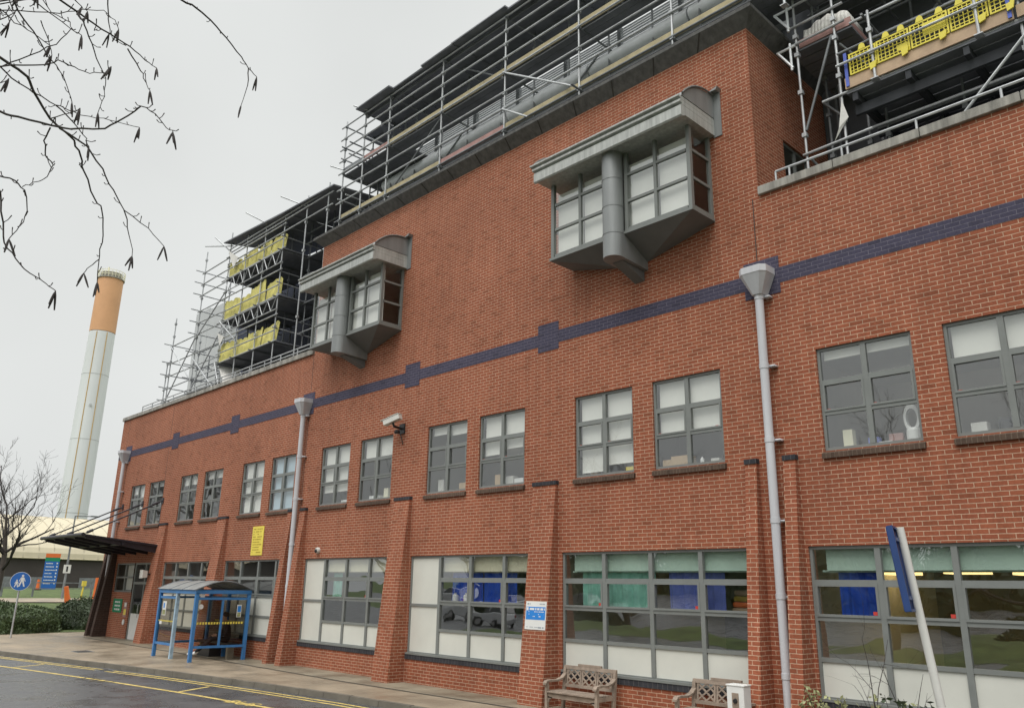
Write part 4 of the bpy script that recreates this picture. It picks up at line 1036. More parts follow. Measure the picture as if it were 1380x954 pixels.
for k, (x, z, lb) in enumerate(((-5.3,2.86,'left of the leaning post'), (-3.9,2.84,'just right of the leaning post'), (-2.6,2.86,'second right of the leaning post'), (-1.4,2.84,'at the right edge'))):
    mb = MB(); mb.box(x-3.2, x-2.5, 4.2, 4.8, z-.02, z+.10); o = mb.build('ceiling_light', M['lamp']); tag(o, 'warm lit ceiling light seen through the glass, ' + lb, 'ceiling light', 'warm lights behind the right window')
    o.location = (0,0,0)
for x, lb in ((-4.3,'behind the window with the white bladeless fan'), (-2.6,'added as fill behind the far right upper window'), (-8.6,'added as fill behind the half-blinded window with cardboard boxes'), (-15.6,'added as fill behind the mostly bare upper window'), (-19.6,'added as fill behind the upper window below the CCTV camera')):  # the fan-window strip is visible; the others are added to brighten the upper rooms
    mb = MB(); mb.box(-.03,.03,-.45,.45,-.05,0); o = mb.build('strip_fill_light', M['strip']); o.location = (x-1.6,3.9,6.93); o.rotation_euler = (0,0,R(90)); tag(o, 'lit white ceiling strip light ' + lb, 'ceiling light', 'strip lights in the upper rooms')
def thing_box(name, x, y, z, w_, d_, h_, m, label, cat, lid=True):
    e = empty(name, (x,y,z), label, cat); mb = MB(); mb.box(-w_/2,w_/2,-d_/2,d_/2,0,h_); mb.build('body', m, e)
    if lid:
        mb = MB(); mb.box(-w_/2,-.004,-d_/2,d_/2,h_+.001,h_+.006); mb.box(.004,w_/2,-d_/2,d_/2,h_+.001,h_+.006); mb.build('flap', m, e)
    return e
SZ = UZ0+.022
thing_box('cardboard_box', -9.05, .28, SZ, .42, .25, .22, M['card'], 'brown cardboard box, the larger on the half-blinded window sill', 'box')
thing_box('cardboard_box', -9.38, .28, SZ, .2, .2, .17, M['card'], 'smaller brown cardboard box beside the larger one on the sill', 'box')
# bladeless fan
e = empty('bladeless_fan', (-4.66,.27,SZ), 'white bladeless fan with tall oval loop on the upper window sill', 'fan')
mb = MB(); pts = [(.0+.115*math.cos(a), 0, .40+.22*math.sin(a)) for a in [2*math.pi*i/28 for i in range(29)]]
n = 28
for i in range(n):
    a, b = 2*math.pi*i/n, 2*math.pi*(i+1)/n
    for (r1, r2, y0_, y1_) in ((.125,.085,-.05,.05),):
        P_ = lambda r_, t, y_: (r_*math.cos(t), y_, .40+r_*1.85*math.sin(t))
        mb.hexa([P_(r1,a,y0_), P_(r1,b,y0_), P_(r1,b,y1_), P_(r1,a,y1_), P_(r2,a,y0_), P_(r2,b,y0_), P_(r2,b,y1_), P_(r2,a,y1_)])
mb.build('loop', M['white'], e)
mb = MB(); mb.lathe([(.10,0),(.115,.06),(.115,.20),(.10,.24)], (0,0,0), 20); mb.build('base', M['white'], e, smooth=False)
def bottle(x, y, z, h, r_, m, label, name='bottle', cat='bottle', grp=None):
    mb = MB(); mb.lathe([(r_,0),(r_,h*.72),(r_*.75,h*.82),(r_*.38,h*.86),(r_*.38,h)], (0,0,0), 14); o = mb.build(name, m); o.location = (x,y,z); tag(o, label, cat, grp); return o
bottle(-15.83, .25, 2.06, .24, .075, M['white'], 'white bottle on the left of two before the blue curtain')
bottle(-15.42, .25, 2.06, .24, .075, M['white'], 'white bottle on the right of two before the blue curtain')
mb = MB(); mb.box(-17.3,-13.0,.112,.4,1.99,2.05); mb.build('inner_shelf', M['offwhite'], BL)
bottle(-9.02+.45, .2, SZ, .16, .04, M['white'], 'small white spray bottle on the half-blinded window sill')
# assorted sill clutter, each a thing of its own
CL_ = [(-14.35,.26,.18,.12,.30,'card','tan paper bag on the sill right of the grey window'), (-13.6,.26,.3,.15,.16,'white','low white box on the sill of the window left of the tall buttress'),
       (-15.6,.25,.3,.15,.2,'card','stack of tan folders in the mostly bare upper window'), (-8.42+.1,.3,.18,.1,.12,'offwhite','white paper stack on the far end of the half-blinded window sill'),
       (-10.25,.25,.4,.05,.14,'sign_y','yellow folder at the foot of the crumpled blind'), (-5.1,.27,.2,.14,.07,'white','flat white tray on the sill beside the bladeless fan'),
       (-5.3,.3,.16,.16,.16,'curtain_p','lilac box on the sill beside the flat white tray'), (-4.42,.3,.14,.14,.15,'cream','cream tub between bladeless fan and window edge'),
       (-3.7,.3,.22,.18,.2,'offwhite','pale printer box on the sill of the far right upper window'), (-3.3,.27,.26,.15,.22,'black','black desk fan body in the far right upper window'), (-19.5,.26,.5,.14,.14,'white','long white box on the sill of the window under the CCTV camera')]
CL_ += [(-5.72,.3,.16,.14,.34,'cream','tall cream file box at the left end of the sill that holds the bladeless fan'), (-4.95,.32,.22,.1,.19,'pinkboard','dusty pink folder rack on the sill with the bladeless fan'),
        (-2.75,.3,.2,.16,.38,'offwhite','tall pale machine on the sill of the far right upper window'), (-13.95,.3,.26,.16,.24,'offwhite','pale printer on the sill of the window left of the tall buttress'),
        (-16.55,.3,.22,.14,.36,'offwhite','tall white file box at the left end of the mostly bare upper window'), (-19.0,.3,.2,.14,.32,'cream','cream file box under the CCTV camera window blind'),
        (-21.0,.28,.5,.14,.12,'white','low white paper pile on the sill right of the drainpipe'), (-11.3,.27,.2,.1,.1,'card','small tan tray under the crumpled blind')]
for x, y, a, d_, h_, m_, lb in CL_: thing_box('window_sill_box', x, y, SZ, a, d_, h_, M[m_], lb, 'box', lid=(m_ == 'card'))

# ------------------------------------------------------------------ bus shelter
SX0, SX1, SY0, SY1, SZ0, SHT = -28.18, -25.3, -2.14, -.32, .118, 2.12
e = empty('bus_shelter', (SX0,SY0,SZ0), 'blue steel bus shelter with smoky panes and curved roof against the brick wall', 'bus shelter')
sw, sdp = SX1-SX0, SY1-SY0
def post(x, y, m='shelter', t=.05, h=SHT-.12):
    mb = MB(); mb.box(x-t,x+t,y-t,y+t,0,h); return mb.build('post', M[m], e)
for x, y in ((.05,.05), (sw-.05,.05), (.05,sdp-.05), (sw-.05,sdp-.05), (sw*.5,sdp-.05)): post(x, y)
post(1.42, .05, 'shelter_w')
def railx(x0, x1, y, z, t=.035): 
    mb = MB(); mb.box(x0,x1,y-t,y+t,z-t,z+t); mb.build('rail', M['shelter'], e)
def raily(y0, y1, x, z, t=.035): 
    mb = MB(); mb.box(x-t,x+t,y0,y1,z-t,z+t); mb.build('rail', M['shelter'], e)
railx(0, sw, .05, SHT-.08, .06); railx(0, sw, sdp-.05, SHT-.08, .06); raily(.11, sdp-.11, .05, SHT-.08, .055); raily(.11, sdp-.11, sw-.05, SHT-.08, .055)
railx(.1, 1.37, .05, 1.84); railx(.1, 1.37, .05, .42)
for x in (.05, sw-.05): raily(.1, sdp-.1, x, 1.84); raily(.1, sdp-.1, x, .42)
railx(.1, sw-.1, sdp-.05, 1.84); railx(.1, sw-.1, sdp-.05, .42)
mb = MB(); mb.box(sw-.08,sw-.02,sdp*.5-.03,sdp*.5+.03,.455,1.805); mb.build('glazing_bar', M['shelter'], e)
def pane(pts, m='perspex'):
    mb = MB(); mb.face(pts); return mb.build('pane', M[m], e)
pane([(.1,.05,.455), (1.37,.05,.455), (1.37,.05,1.805), (.1,.05,1.805)])
pane([(.1,sdp-.05,.455), (sw-.1,sdp-.05,.455), (sw-.1,sdp-.05,1.805), (.1,sdp-.05,1.805)])
for x in (.05, sw-.05): pane([(x,.1,.455), (x,sdp-.1,.455), (x,sdp-.1,1.805), (x,.1,1.805)])
mb = MB(); n = 14
rf = lambda t: (sdp*t*1.06-.05, SHT-.02+.27*math.sin(math.pi*t))
for i in range(n):
    (ya, za), (yb, zb_) = rf(i/n), rf((i+1)/n)
    mb.face([(-.04,ya,za), (sw+.04,ya,za), (sw+.04,yb,zb_), (-.04,yb,zb_)])
mb.build('roof', M['perspex_r'], e, smooth=True)
for x in (-.04, sw*.33, sw*.66, sw+.04):
    mb = MB(); mb.tube([(x, *rf(i/n)) for i in range(n+1)], .022, 6); mb.build('roof_hoop', M['galv_dk'], e)
mb = MB()
x = .14
while x < 1.35: mb.box(x, x+.045, .043, .047, 1.09, 1.135); x += .085
y = .14
while y < sdp-.15: mb.box(sw-.043, sw-.047+.001, y, y+.055, 1.08, 1.145); y += .09
x = .6
while x < sw-.2: mb.box(x, x+.045, sdp-.057, sdp-.053, 1.09, 1.135); x += .1
mb.build('safety_squares', M['sign_y'], e)
mb = MB(); mb.box(.34,.62,.038,.042,1.28,1.72); mb.box(.22,.40,.038,.042,1.0,1.1); mb.box(sw-.044,sw-.04,sdp-.42,sdp-.27,1.28,1.66); mb.lathe([(.075,0),(.075,.005)], (sw-.045,.22,1.60), 14, 0, (-1,0,0)); mb.box(sw-.044,sw-.04,.16,.30,1.88,2.02)
mb.build('poster', M['white'], e)
mb = MB(); mb.box(.37,.59,.035,.037,1.3,1.45); mb.box(sw-.038,sw-.035,sdp-.40,sdp-.29,1.30,1.42); mb.build('poster_green_print', M['leaf_var'], e)
mb = MB(); mb.box(.40,.50,.035,.037,1.5,1.66); mb.box(sw-.038,sw-.035,sdp-.40,sdp-.29,1.44,1.62); mb.build('poster_blue_print', M['sign_lb'], e)
mb = MB(); mb.box(.25,sw-.25,sdp-.48,sdp-.12,.43,.48); mb.build('seat', M['black'], e)
for x in (.45, sw-.45):
    mb = MB(); mb.box(x-.06,x+.06,sdp-.42,sdp-.2,0,.428); mb.build('seat_support', M['pave2'], e)
thing_box('litter_box', SX0+.95, SY1-.32, SZ0, .9, .4, .32, M['black'], 'low black crate on the ground under the bus shelter seat', 'crate', lid=False)

# ------------------------------------------------------------------ person sitting in the shelter
def person(loc):
    J = {'pelvis':(0,0,0,.125), 'belly':(0,-.03,.17,.125), 'chest':(0,-.07,.36,.135), 'neck0':(0,-.10,.50,.065), 'neck':(0,-.13,.56,.052), 'head0':(0,-.17,.62,.075), 'head1':(0,-.185,.69,.093), 'head2':(0,-.175,.76,.082)}
    E = [('pelvis','belly'), ('belly','chest'), ('chest','neck0'), ('neck0','neck'), ('neck','head0'), ('head0','head1'), ('head1','head2')]
    part = {}
    for s, sd_ in ((-1,'l'), (1,'r')):
        J.update({sd_+'hip':(s*.10,-.04,-.01,.095), sd_+'knee':(s*(.14 if s < 0 else .12),-.50,.04,.068), sd_+'ankle':(s*.13-.05,-.92-.06*s,-.36,.047), sd_+'heel':(s*.13-.05,-.95-.06*s,-.42,.045), sd_+'ball':(s*.13-.06,-1.10-.06*s,-.41,.042), sd_+'toe':(s*.13-.06,-1.17-.06*s,-.42,.03)})
        E += [('pelvis',sd_+'hip'), (sd_+'hip',sd_+'knee'), (sd_+'knee',sd_+'ankle'), (sd_+'ankle',sd_+'heel'), (sd_+'heel',sd_+'ball'), (sd_+'ball',sd_+'toe')]
        J.update({sd_+'sho':(s*.175,-.08,.44,.068), sd_+'elb':(s*.25,-.14,.17,.05), sd_+'wri':(s*.10,-.36,.13,.034), sd_+'palm':(s*.06,-.43,.12,.036)})
        E += [('chest',sd_+'sho'), (sd_+'sho',sd_+'elb'), (sd_+'elb',sd_+'wri'), (sd_+'wri',sd_+'palm')]
        for k in range(4):
            a = (s*(.06-.018*k)+s*.01, -.49+.004*k, .135-.012*k, .011); b = (s*(.055-.018*k), -.52+.008*k, .12-.012*k, .0095)
            J.update({f'{sd_}f{k}a':a, f'{sd_}f{k}b':b}); E += [(sd_+'palm',f'{sd_}f{k}a'), (f'{sd_}f{k}a',f'{sd_}f{k}b')]
        J.update({sd_+'tha':(s*.085,-.44,.16,.013), sd_+'thb':(s*.075,-.475,.175,.011)}); E += [(sd_+'wri',sd_+'tha'), (sd_+'tha',sd_+'thb')]
    names = list(J); me = bpy.data.meshes.new('person')
    me.from_pydata([J[k][:3] for k in names], [(names.index(a), names.index(b)) for a, b in E], [])
    o = bpy.data.objects.new('person', me); COL.objects.link(o)
    sk = o.modifiers.new('skin', 'SKIN'); ss = o.modifiers.new('sub', 'SUBSURF'); ss.levels = ss.render_levels = 2
    for i, k in enumerate(names):
        v = me.skin_vertices[0].data[i]; v.radius = (J[k][3], J[k][3]); v.use_root = (k == 'pelvis')
    dg = bpy.context.evaluated_depsgraph_get(); m2 = bpy.data.meshes.new_from_object(o.evaluated_get(dg))
    o.modifiers.clear(); o.data = m2
    m2.materials.clear()
    for k in ('cloth_dk','cloth_bk','skin','white'): m2.materials.append(M[k])
    for p in m2.polygons:
        c = p.center; p.use_smooth = True; mi = 0
        if c.z > .545: mi = 2
        elif c.y < -.37 and c.z > .08 and abs(c.x) < .12: mi = 2
        elif c.z < -.37 or c.y < -1.0: mi = 3
        elif c.z < .06 and c.y < -.08 or c.z < .02: mi = 1
        p.material_index = mi
    hb = MB(); hc = Vector((0,-.165,.735))
    for i in range(9):
        for j in range(16):
            def hp(a, b):
                th, ph = math.pi*a/9*.62, 2*math.pi*b/16
                r_ = .108; return hc+Vector((r_*math.sin(th)*math.cos(ph), .012+r_*1.08*math.sin(th)*math.sin(ph)+.02*math.sin(th), r_*math.cos(th)))
            hb.face([hp(i,j), hp(i+1,j), hp(i+1,j+1), hp(i,j+1)])
    hb.build('hair', M['hair'], o, smooth=True)
    fb = MB()
    for s in (-1, 1):
        fb.lathe([(.008,0),(.008,.006)], (s*.033,-.268,.70), 8, 0, (0,-1,0))
    fb.build('eyes', M['black'], o)
    nb = MB(); nb.prism([(-.262,.71), (-.295,.672), (-.262,.665)], -.012, .012); nb.build('nose', M['skin'], o)
    mo = MB(); mo.box(-.022,.022,-.262,-.255,.640,.646); mo.build('mouth', M['pinkboard'], o)
    o.location = loc; o.rotation_euler = (0,0,R(-12))
    tag(o, 'person in dark jacket, black trousers and white shoes sitting in the bus shelter', 'person')
    return o
person((-26.0, SY1-.30, SZ0+.585))

# ------------------------------------------------------------------ benches
def bench(loc, label, rz=0):
    e = empty('garden_bench', loc, label, 'bench', 'weathered garden benches along the wall', rz)
    W = .64; t = .032
    for s in (-1, 1):
        x = s*W
        mb = MB(); mb.box(x-t,x+t,-.62+.0,-.62+.064,0,.60); mb.build('leg', M['wood'], e)
        mb = MB(); mb.hexa([(x-t,-.16,0), (x+t,-.16,0), (x+t,-.10,0), (x-t,-.10,0), (x-t,-.06,.86), (x+t,-.06,.86), (x+t,-.0,.86), (x-t,-.0,.86)]); mb.build('leg', M['wood'], e)
        mb = MB()
        arm = [(x,-.66,.58), (x,-.62,.625), (x,-.5,.635), (x,-.3,.625), (x,-.16,.66), (x,-.05,.74)]
        for a, b in zip(arm, arm[1:]):
            a, b = Vector(a), Vector(b); d = (b-a); mb.obox((a+b)/2, Vector((.045,0,0)), d*.52, Vector((0,0,.018)))
        mb.build('arm', M['wood'], e)
        mb = MB(); mb.box(x-.02,x+.02,-.56,-.14,.36,.43); mb.build('side_rail', M['wood'], e)
    mb = MB(); mb.box(-W+.03,W-.03,-.60,-.56,.33,.415); mb.build('apron', M['wood'], e)
    for k in range(5):
        mb = MB(); mb.box(-W-.01 if k else -W+.035, W+.01 if k else W-.035, -.64+.1*k, -.555+.1*k, .43, .452); mb.build('seat_slat', M['wood'], e)
    for s in (-1, 1):
        mb = MB(); n = 6
        mb.prism([(s*(W-.03),.36), (s*(W-.03),.20), (s*(W-.07),.30), (s*(W-.16),.34)], -.60, -.57, 'y'); mb.build('corner_bracket', M['wood'], e)
    by = lambda z: -.13+.10*(z/.86)
    mb = MB(); mb.hexa([(-W-.03,by(.84)-.02,.835), (W+.03,by(.84)-.02,.835), (W+.03,by(.84)+.025,.835), (-W-.03,by(.84)+.025,.835), (-W-.03,by(.93)-.02,.90), (W+.03,by(.93)-.02,.90), (W+.03,by(.93)+.025,.90), (-W-.03,by(.93)+.025,.90)])
    mb.obox((0,by(.92)-.0,.92), (.3,0,0), (0,.022,0), (0,0,.022)); mb.build('top_rail', M['wood'], e)
    mb = MB(); mb.box(-W+.03,W-.03,by(.53)-.02,by(.53)+.02,.50,.56); mb.build('lower_rail', M['wood'], e)
    P = 2*(W-.05)/3
    for k in range(3):
        a, b = -W+.05+P*k+.025, -W+.05+P*(k+1)-.025; z0, z1 = .56, .835
        mb = MB()
        pt = lambda x, z: Vector((x, by(z), z))
        def bar(p, q, wd=.013):
            p, q = pt(*p), pt(*q); d = q-p; n_ = Vector((0,1,0)); s_ = d.cross(n_).normalized()
            mb.obox((p+q)/2, d*.5, n_*.011, s_*wd)
        bar((a,z0), (a,z1), .017); bar((b,z0), (b,z1), .017)
        w_, h_ = b-a, z1-z0
        for u, v in (((0,0),(1,1)), ((0,1),(1,0)), ((0,.5),(.5,1)), ((.5,0),(1,.5)), ((0,.5),(.5,0)), ((.5,1),(1,.5))): bar((a+w_*u[0],z0+h_*u[1]), (a+w_*v[0],z0+h_*v[1]))
        mb.build('lattice_panel', M['wood'], e)
    return e
bench((-11.13,-.17,.05), 'weathered wooden lattice-back bench below the turquoise curtain window')
bench((-8.06,-.17,.05), 'weathered wooden lattice-back bench half hidden by the white cabinet')
e = empty('white_cabinet', (-7.5,-.75,.05), 'white cabinet with a narrow recess standing at the foot of the brick pillar', 'cabinet')
mb = MB(); mb.box(-.155,.155,-.11,.11,0,.92); mb.build('body', M['white'], e, bevel=.008)
mb = MB(); mb.box(-.165,.165,-.12,.12,.922,.945); mb.build('lid', M['white'], e, bevel=.006)
mb = MB(); mb.box(-.06,.06,-.118,-.111,.25,.82); mb.build('recess_panel', M['wood'], e)
mb = MB(); mb.box(-.055,.055,-.128,-.119,.52,.56); mb.lathe([(.04,0),(.03,.03)], (0,-.12,.7), 10, 0, (0,-1,0)); mb.build('handle', M['black'], e)

# leaning post with a blue sign seen from its edge
base = Vector((-3.1,-4.0,0)); top = Vector((-3.46,-4.0,3.14))
e = empty('sign_post', tuple(base), 'leaning grey post with a dark blue sign seen edge-on in front of the right window', 'sign')
dv = (top-base); ax = dv.normalized()
mb = MB(); mb.tube([(0,0,0), tuple(dv)], .042, 16); o = mb.build('post', M['offwhite'], e, smooth=False)
for p_ in o.data.polygons: p_.use_smooth = len(p_.vertices) == 4
vd = Vector((-3.4, 9.25, 0)).normalized(); pn = Vector((vd.y, -vd.x, 0))
pl = (vd*math.cos(R(6)) + pn*math.sin(R(6))).normalized()
sd2 = pl.cross(ax).normalized()
if sd2.x > 0: sd2 = -sd2
c_ = dv-ax*.43+sd2*.072
mb = MB(); mb.obox(c_+sd2*.016, pl*.36, sd2*.012, ax*.43); mb.build('sign_plate', M['signpost_b'], e, bevel=.01)
mb = MB()
for t in (-.3, .3): mb.obox(c_-sd2*.03+ax*t, pl*.30, sd2*.012, ax*.02)
for t in (-.36, .36): mb.obox(c_-sd2*.012+pl*t*.97, pl*.012, sd2*.03, ax*.43)
for t in (-.425,.425): mb.obox(c_-sd2*.012+ax*t, pl*.35, sd2*.03, ax*.012)
mb.build('back_frame', M['signpost_b'], e)

for x, y, w_, d_, lb in ((-31.0,-3.35,.75,.55,'dark iron inspection cover set in the paving left of the bus shelter'), (-25.5,-4.45,.45,.4,'iron gully grate in the road beside the kerb')):
    z_ = .1225 if w_ > .5 else .008
    e = empty('drain_cover', (x,y,z_), lb, 'drain cover'); mb = MB(); mb.box(-w_/2,w_/2,-d_/2,d_/2,-.01,.006); mb.build('frame', M['galv_dk'], e)
    mb = MB()
    for k in range(6): mb.box(-w_/2+.04,w_/2-.04,-d_/2+.04+(d_-.08)*k/6,-d_/2+.04+(d_-.08)*(k+.6)/6,.007,.011)
    mb.build('grating', M['gutter'], e)
e = empty('blanket_pile', (-8.05,.75,2.05), 'pile of folded ochre and orange blankets behind the glass beside the periwinkle curtain', 'blankets')
for k, m_ in enumerate(('ply','orange','sign_yd','ply')):
    mb = MB(); mb.box(-.3+.02*k,.3-.03*k,-.16,.16,.005+.105*k,.1+.105*k); mb.build('blanket', M[m_], e, bevel=.03)
mb = MB(); mb.box(-12.0,-7.6,.55,1.0,1.99,2.045); mb.build('inner_shelf', M['offwhite'], BL)
# ------------------------------------------------------------------ plants
def leaf_cloud(name, m, parent, pts, size, rnd, flat=.5):
    mb = MB()
    for p in pts:
        a = Vector((rnd.gauss(0,1), rnd.gauss(0,1), rnd.gauss(0,1)*flat)).normalized(); b = a.orthogonal().normalized()
        b.rotate(Matrix.Rotation(rnd.uniform(0, 6.28), 3, a)); s = size*rnd.uniform(.6, 1.35); c = a.cross(b)
        p = Vector(p); mb.face([p-b*s, p+c*s*.45-b*.1*s, p+b*s, p-c*s*.45-b*.1*s])
    return mb.build(name, m, parent)
def shrub(name, loc, rx, ry, rz_, m, n, size, label, seed, lump=.12):
    rnd = random.Random(seed); e = empty(name, loc, label, 'shrub')
    ph = [rnd.uniform(0,6.28) for _ in range(6)]
    def surf(th, u):
        k = 1+lump*(math.sin(3*th+ph[0])*.5+math.sin(5*th+ph[1]+3*u)*.4+math.sin(9*th+ph[2]-4*u)*.3+math.sin(7*u+ph[3])*.4)
        return k
    pts = []
    for _ in range(n):
        th = rnd.uniform(0, 6.283); u = rnd.uniform(0,1)
        k = surf(th, u)*(1-abs(rnd.gauss(0,.05)))+rnd.uniform(0,.03)
        q = math.sqrt(max(0,1-u**2.6)); pts.append((rx*k*q*math.cos(th), ry*k*q*math.sin(th), max(.02, rz_*k*u)))
    leaf_cloud('foliage', m, e, pts, size, rnd)
    core = MB(); nn = 20
    for i in range(8):
        for j in range(nn):
            def cp(a, b): 
                u = a/8; q = math.sqrt(max(0,1-u**2.6)); th = 2*math.pi*b/nn; k = surf(th, u)*.93
                return (rx*k*q*math.cos(th), ry*k*q*math.sin(th), rz_*k*u)
            core.face([cp(i,j), cp(i,j+1), cp(i+1,j+1), cp(i+1,j)])
    core.build('inner_growth', m, e, smooth=True)
    return e
shrub('round_shrub', (-44.2,-2.6,.12), 2.2, 2.3, 1.12, M['leaf_md'], 9000, .06, 'clipped green shrub beside the round blue footpath sign', 11)
shrub('round_shrub', (-45.6,1.15,.13), 1.7, 1.65, 1.32, M['leaf_dk'], 7000, .06, 'darker rounded shrub near the dark entrance buttress', 12)
shrub('round_shrub', (-53.0,-2.0,.5), 2.2, 2.0, .9, M['leaf_md'], 3000, .08, 'pale loose shrub at the foot of the bare tree', 13)
# bed at the right: variegated shrub, glossy shrub, bare stems
def stem_shrub(name, x0, x1, y, z, h, m, n, size, label, seed):
    rnd = random.Random(seed); e = empty(name, ((x0+x1)/2, y, z), label, 'shrub'); xc = (x0+x1)/2
    st, pts = MB(), []
    for k in range(int((x1-x0)*9)):
        bx_ = rnd.uniform(x0, x1)-xc; by_ = rnd.uniform(-.3,.3); hh = h*rnd.uniform(.7,1.08); lx, ly = rnd.gauss(0,.12), rnd.gauss(0,.1)
        p3 = [(bx_+lx*t*t, by_+ly*t*t, hh*t) for t in (0,.35,.7,1)]; st.tube(p3, [.008,.007,.005,.003], 5)
        for _ in range(n):
            t = rnd.uniform(.25,1.02); pts.append((bx_+lx*t*t+rnd.gauss(0,.05), by_+ly*t*t+rnd.gauss(0,.05), hh*t))
    st.build('stems', M['bark_tw'], e); leaf_cloud('foliage', m, e, pts, size, rnd, .8)
stem_shrub('variegated_shrub', -6.5, -4.9, -.75, .1, .93, M['leaf_var'], 34, .042, 'cream-edged variegated shrub under the right ground floor window', 21)
stem_shrub('glossy_shrub', -5.0, -2.9, -.95, .1, .93, M['leaf_gl'], 30, .05, 'dark glossy-leaved shrub around the foot of the leaning post', 22)
stem_shrub('glossy_shrub', -2.8, -.5, -.95, .1, .86, M['leaf_gl'], 30, .05, 'dark glossy-leaved shrub at the right edge of the bed', 23)
def twig(mb, p, d, l, r_, rnd, depth, up_=.0):
    pts, rad = [Vector(p)], [r_]; n = 5
    for i in range(n):
        d = (d+Vector((rnd.gauss(0,.13), rnd.gauss(0,.13), rnd.gauss(0,.1)+up_))).normalized(); pts.append(pts[-1]+d*l/n); rad.append(r_*(1-.7*(i+1)/n))
    mb.tube(pts, rad, 5 if r_ < .02 else 7)
    if depth:
        for k in range(rnd.randint(2,4)):
            i = rnd.randint(1, n); dd = (d+Vector((rnd.gauss(0,.6), rnd.gauss(0,.6), rnd.gauss(0,.35)))).normalized()
            twig(mb, pts[i], dd, l*rnd.uniform(.4,.65), rad[i]*.7, rnd, depth-1, up_)
rnd = random.Random(31)
for k, (x, lb) in enumerate(((-5.25,'left of two, in the bed below the right window'), (-4.72,'right of two, beside the leaning post'))):
    e = empty('bare_sapling', (x,-.85,.1), 'thin leafless sapling, ' + lb, 'sapling'); mb = MB()
    for q in range(2): twig(mb, (0.08*q,0,0), Vector((-.12+.1*q,0,1)).normalized(), 1.75-.3*k, .011, rnd, 2)
    mb.build('stems', M['bark_tw'], e)
sheet('planting_bed', [(-6.5,-1.6), (XR,-1.6), (XR,-.05), (-6.5,-.05)], .125, M['earth'])

# bare trees
def bare_tree(loc, h, r_, label, seed, spread=.75, levels=4, grp=None, first=.25, name='bare_tree'):
    rnd = random.Random(seed); e = empty(name, loc, label, 'tree', grp)
    tr, cr_ = MB(), MB()
    pts, rad, d = [Vector((0,0,-.1))], [r_*1.25], Vector((0,0,1)); n = 8
    for i in range(n):
        d = (d+Vector((rnd.gauss(0,.06), rnd.gauss(0,.06), .1))).normalized(); pts.append(pts[-1]+d*h*.62/n); rad.append(r_*(1-.75*(i+1)/n))
    tr.tube(pts, rad, 10); tr.build('trunk', M['bark'], e, smooth=True)
    def br(p, d, l, r0, lev):
        n_ = 5; q, rr = [Vector(p)], [r0]
        for i in range(n_):
            d = (d+Vector((rnd.gauss(0,.14), rnd.gauss(0,.14), rnd.gauss(.05,.1)))).normalized(); q.append(q[-1]+d*l/n_); rr.append(max(.006, r0*(1-.6*(i+1)/n_)))
        cr_.tube(q, rr, 6 if r0 > .04 else 4, caps=False)
        if lev:
            for k in range(rnd.randint(3,5) if lev > 1 else rnd.randint(4,6)):
                i = rnd.randint(1, n_); s = d.orthogonal(); s.rotate(Matrix.Rotation(rnd.uniform(0,6.28), 3, d))
                br(q[i], (d+s.normalized()*rnd.uniform(.5,1.1)*spread).normalized(), l*rnd.uniform(.45,.7), max(.008, rr[i]*.65), lev-1)
    for k in range(11):
        t = rnd.uniform(first, 1); i = min(n-1, int(t*n)); p = pts[i].lerp(pts[i+1], t*n-i); a = rnd.uniform(0,6.28)
        dd = Vector((math.cos(a)*spread*1.2, math.sin(a)*spread*1.2, rnd.uniform(.6,1.2))).normalized()
        br(p, dd, h*rnd.uniform(.32,.45)*(1.1-.4*t), rad[i]*.6, levels-1)
    br(pts[-1], d, h*.36, rad[-1], levels-1)
    cr_.build('crown', M['bark_tw'], e)
    return e
bare_tree((-56.6,-.55,.6), 9.0, .24, 'bare winter tree beside the cream-roofed shed', 41, levels=4)
for k, (x, y, h_, lb) in enumerate(((-30,-26,10.5,'bare tree across the road mirrored in the upper windows over the benches'), (-16,-27,10.5,'tall bare tree on the lawn across the road, opposite the drainpipe'), (-9,-26.5,10,'bare tree on the lawn across the road, nearest the low hedge'),
        (-60,-13,13,'bare roadside tree mirrored in the far left upper windows'), (-72,-14,13,'farthest bare roadside tree mirrored beside the entrance canopy'), (-46,-20,11,'bare tree standing beside the parked cars'), (-40,-40,13,'bare tree behind the parked cars'), (-62,-42,14,'bare tree at the back of the car park'))):
    bare_tree((x,y,.2), h_, .2, lb, 51+k, levels=4 if k < 5 else 3, first=.18)
for k, (x, y, rx, lb) in enumerate(((-33,-25,3.0,'long dark hedge on the lawn across the road'), (-8,-25.5,3.0,'low green hedge across the road, opposite the right window'))):
    shrub('hedge', (x,y,.2), rx, 1.2, 1.1, M['leaf_dk'], 3500, .1, lb, 61+k)
for k, (x, y, r_, h_) in enumerate(((-95,-78,8,9), (-76,-82,9,8), (-58,-80,8,10), (-42,-83,9,8.5), (-27,-80,8,9.5), (-12,-82,9,8), (4,-80,8,9))):
    o = shrub('evergreen_tree', (x,y,0), r_, 4, h_, M['leaf_dk'], 1600, .45, 'dark evergreen far beyond the car park, ' + ('leftmost','second','third','fourth','fifth','sixth','rightmost')[k] + ' of the row', 81+k, .16); o['category'] = 'tree'; o['group'] = 'evergreens beyond the car park'
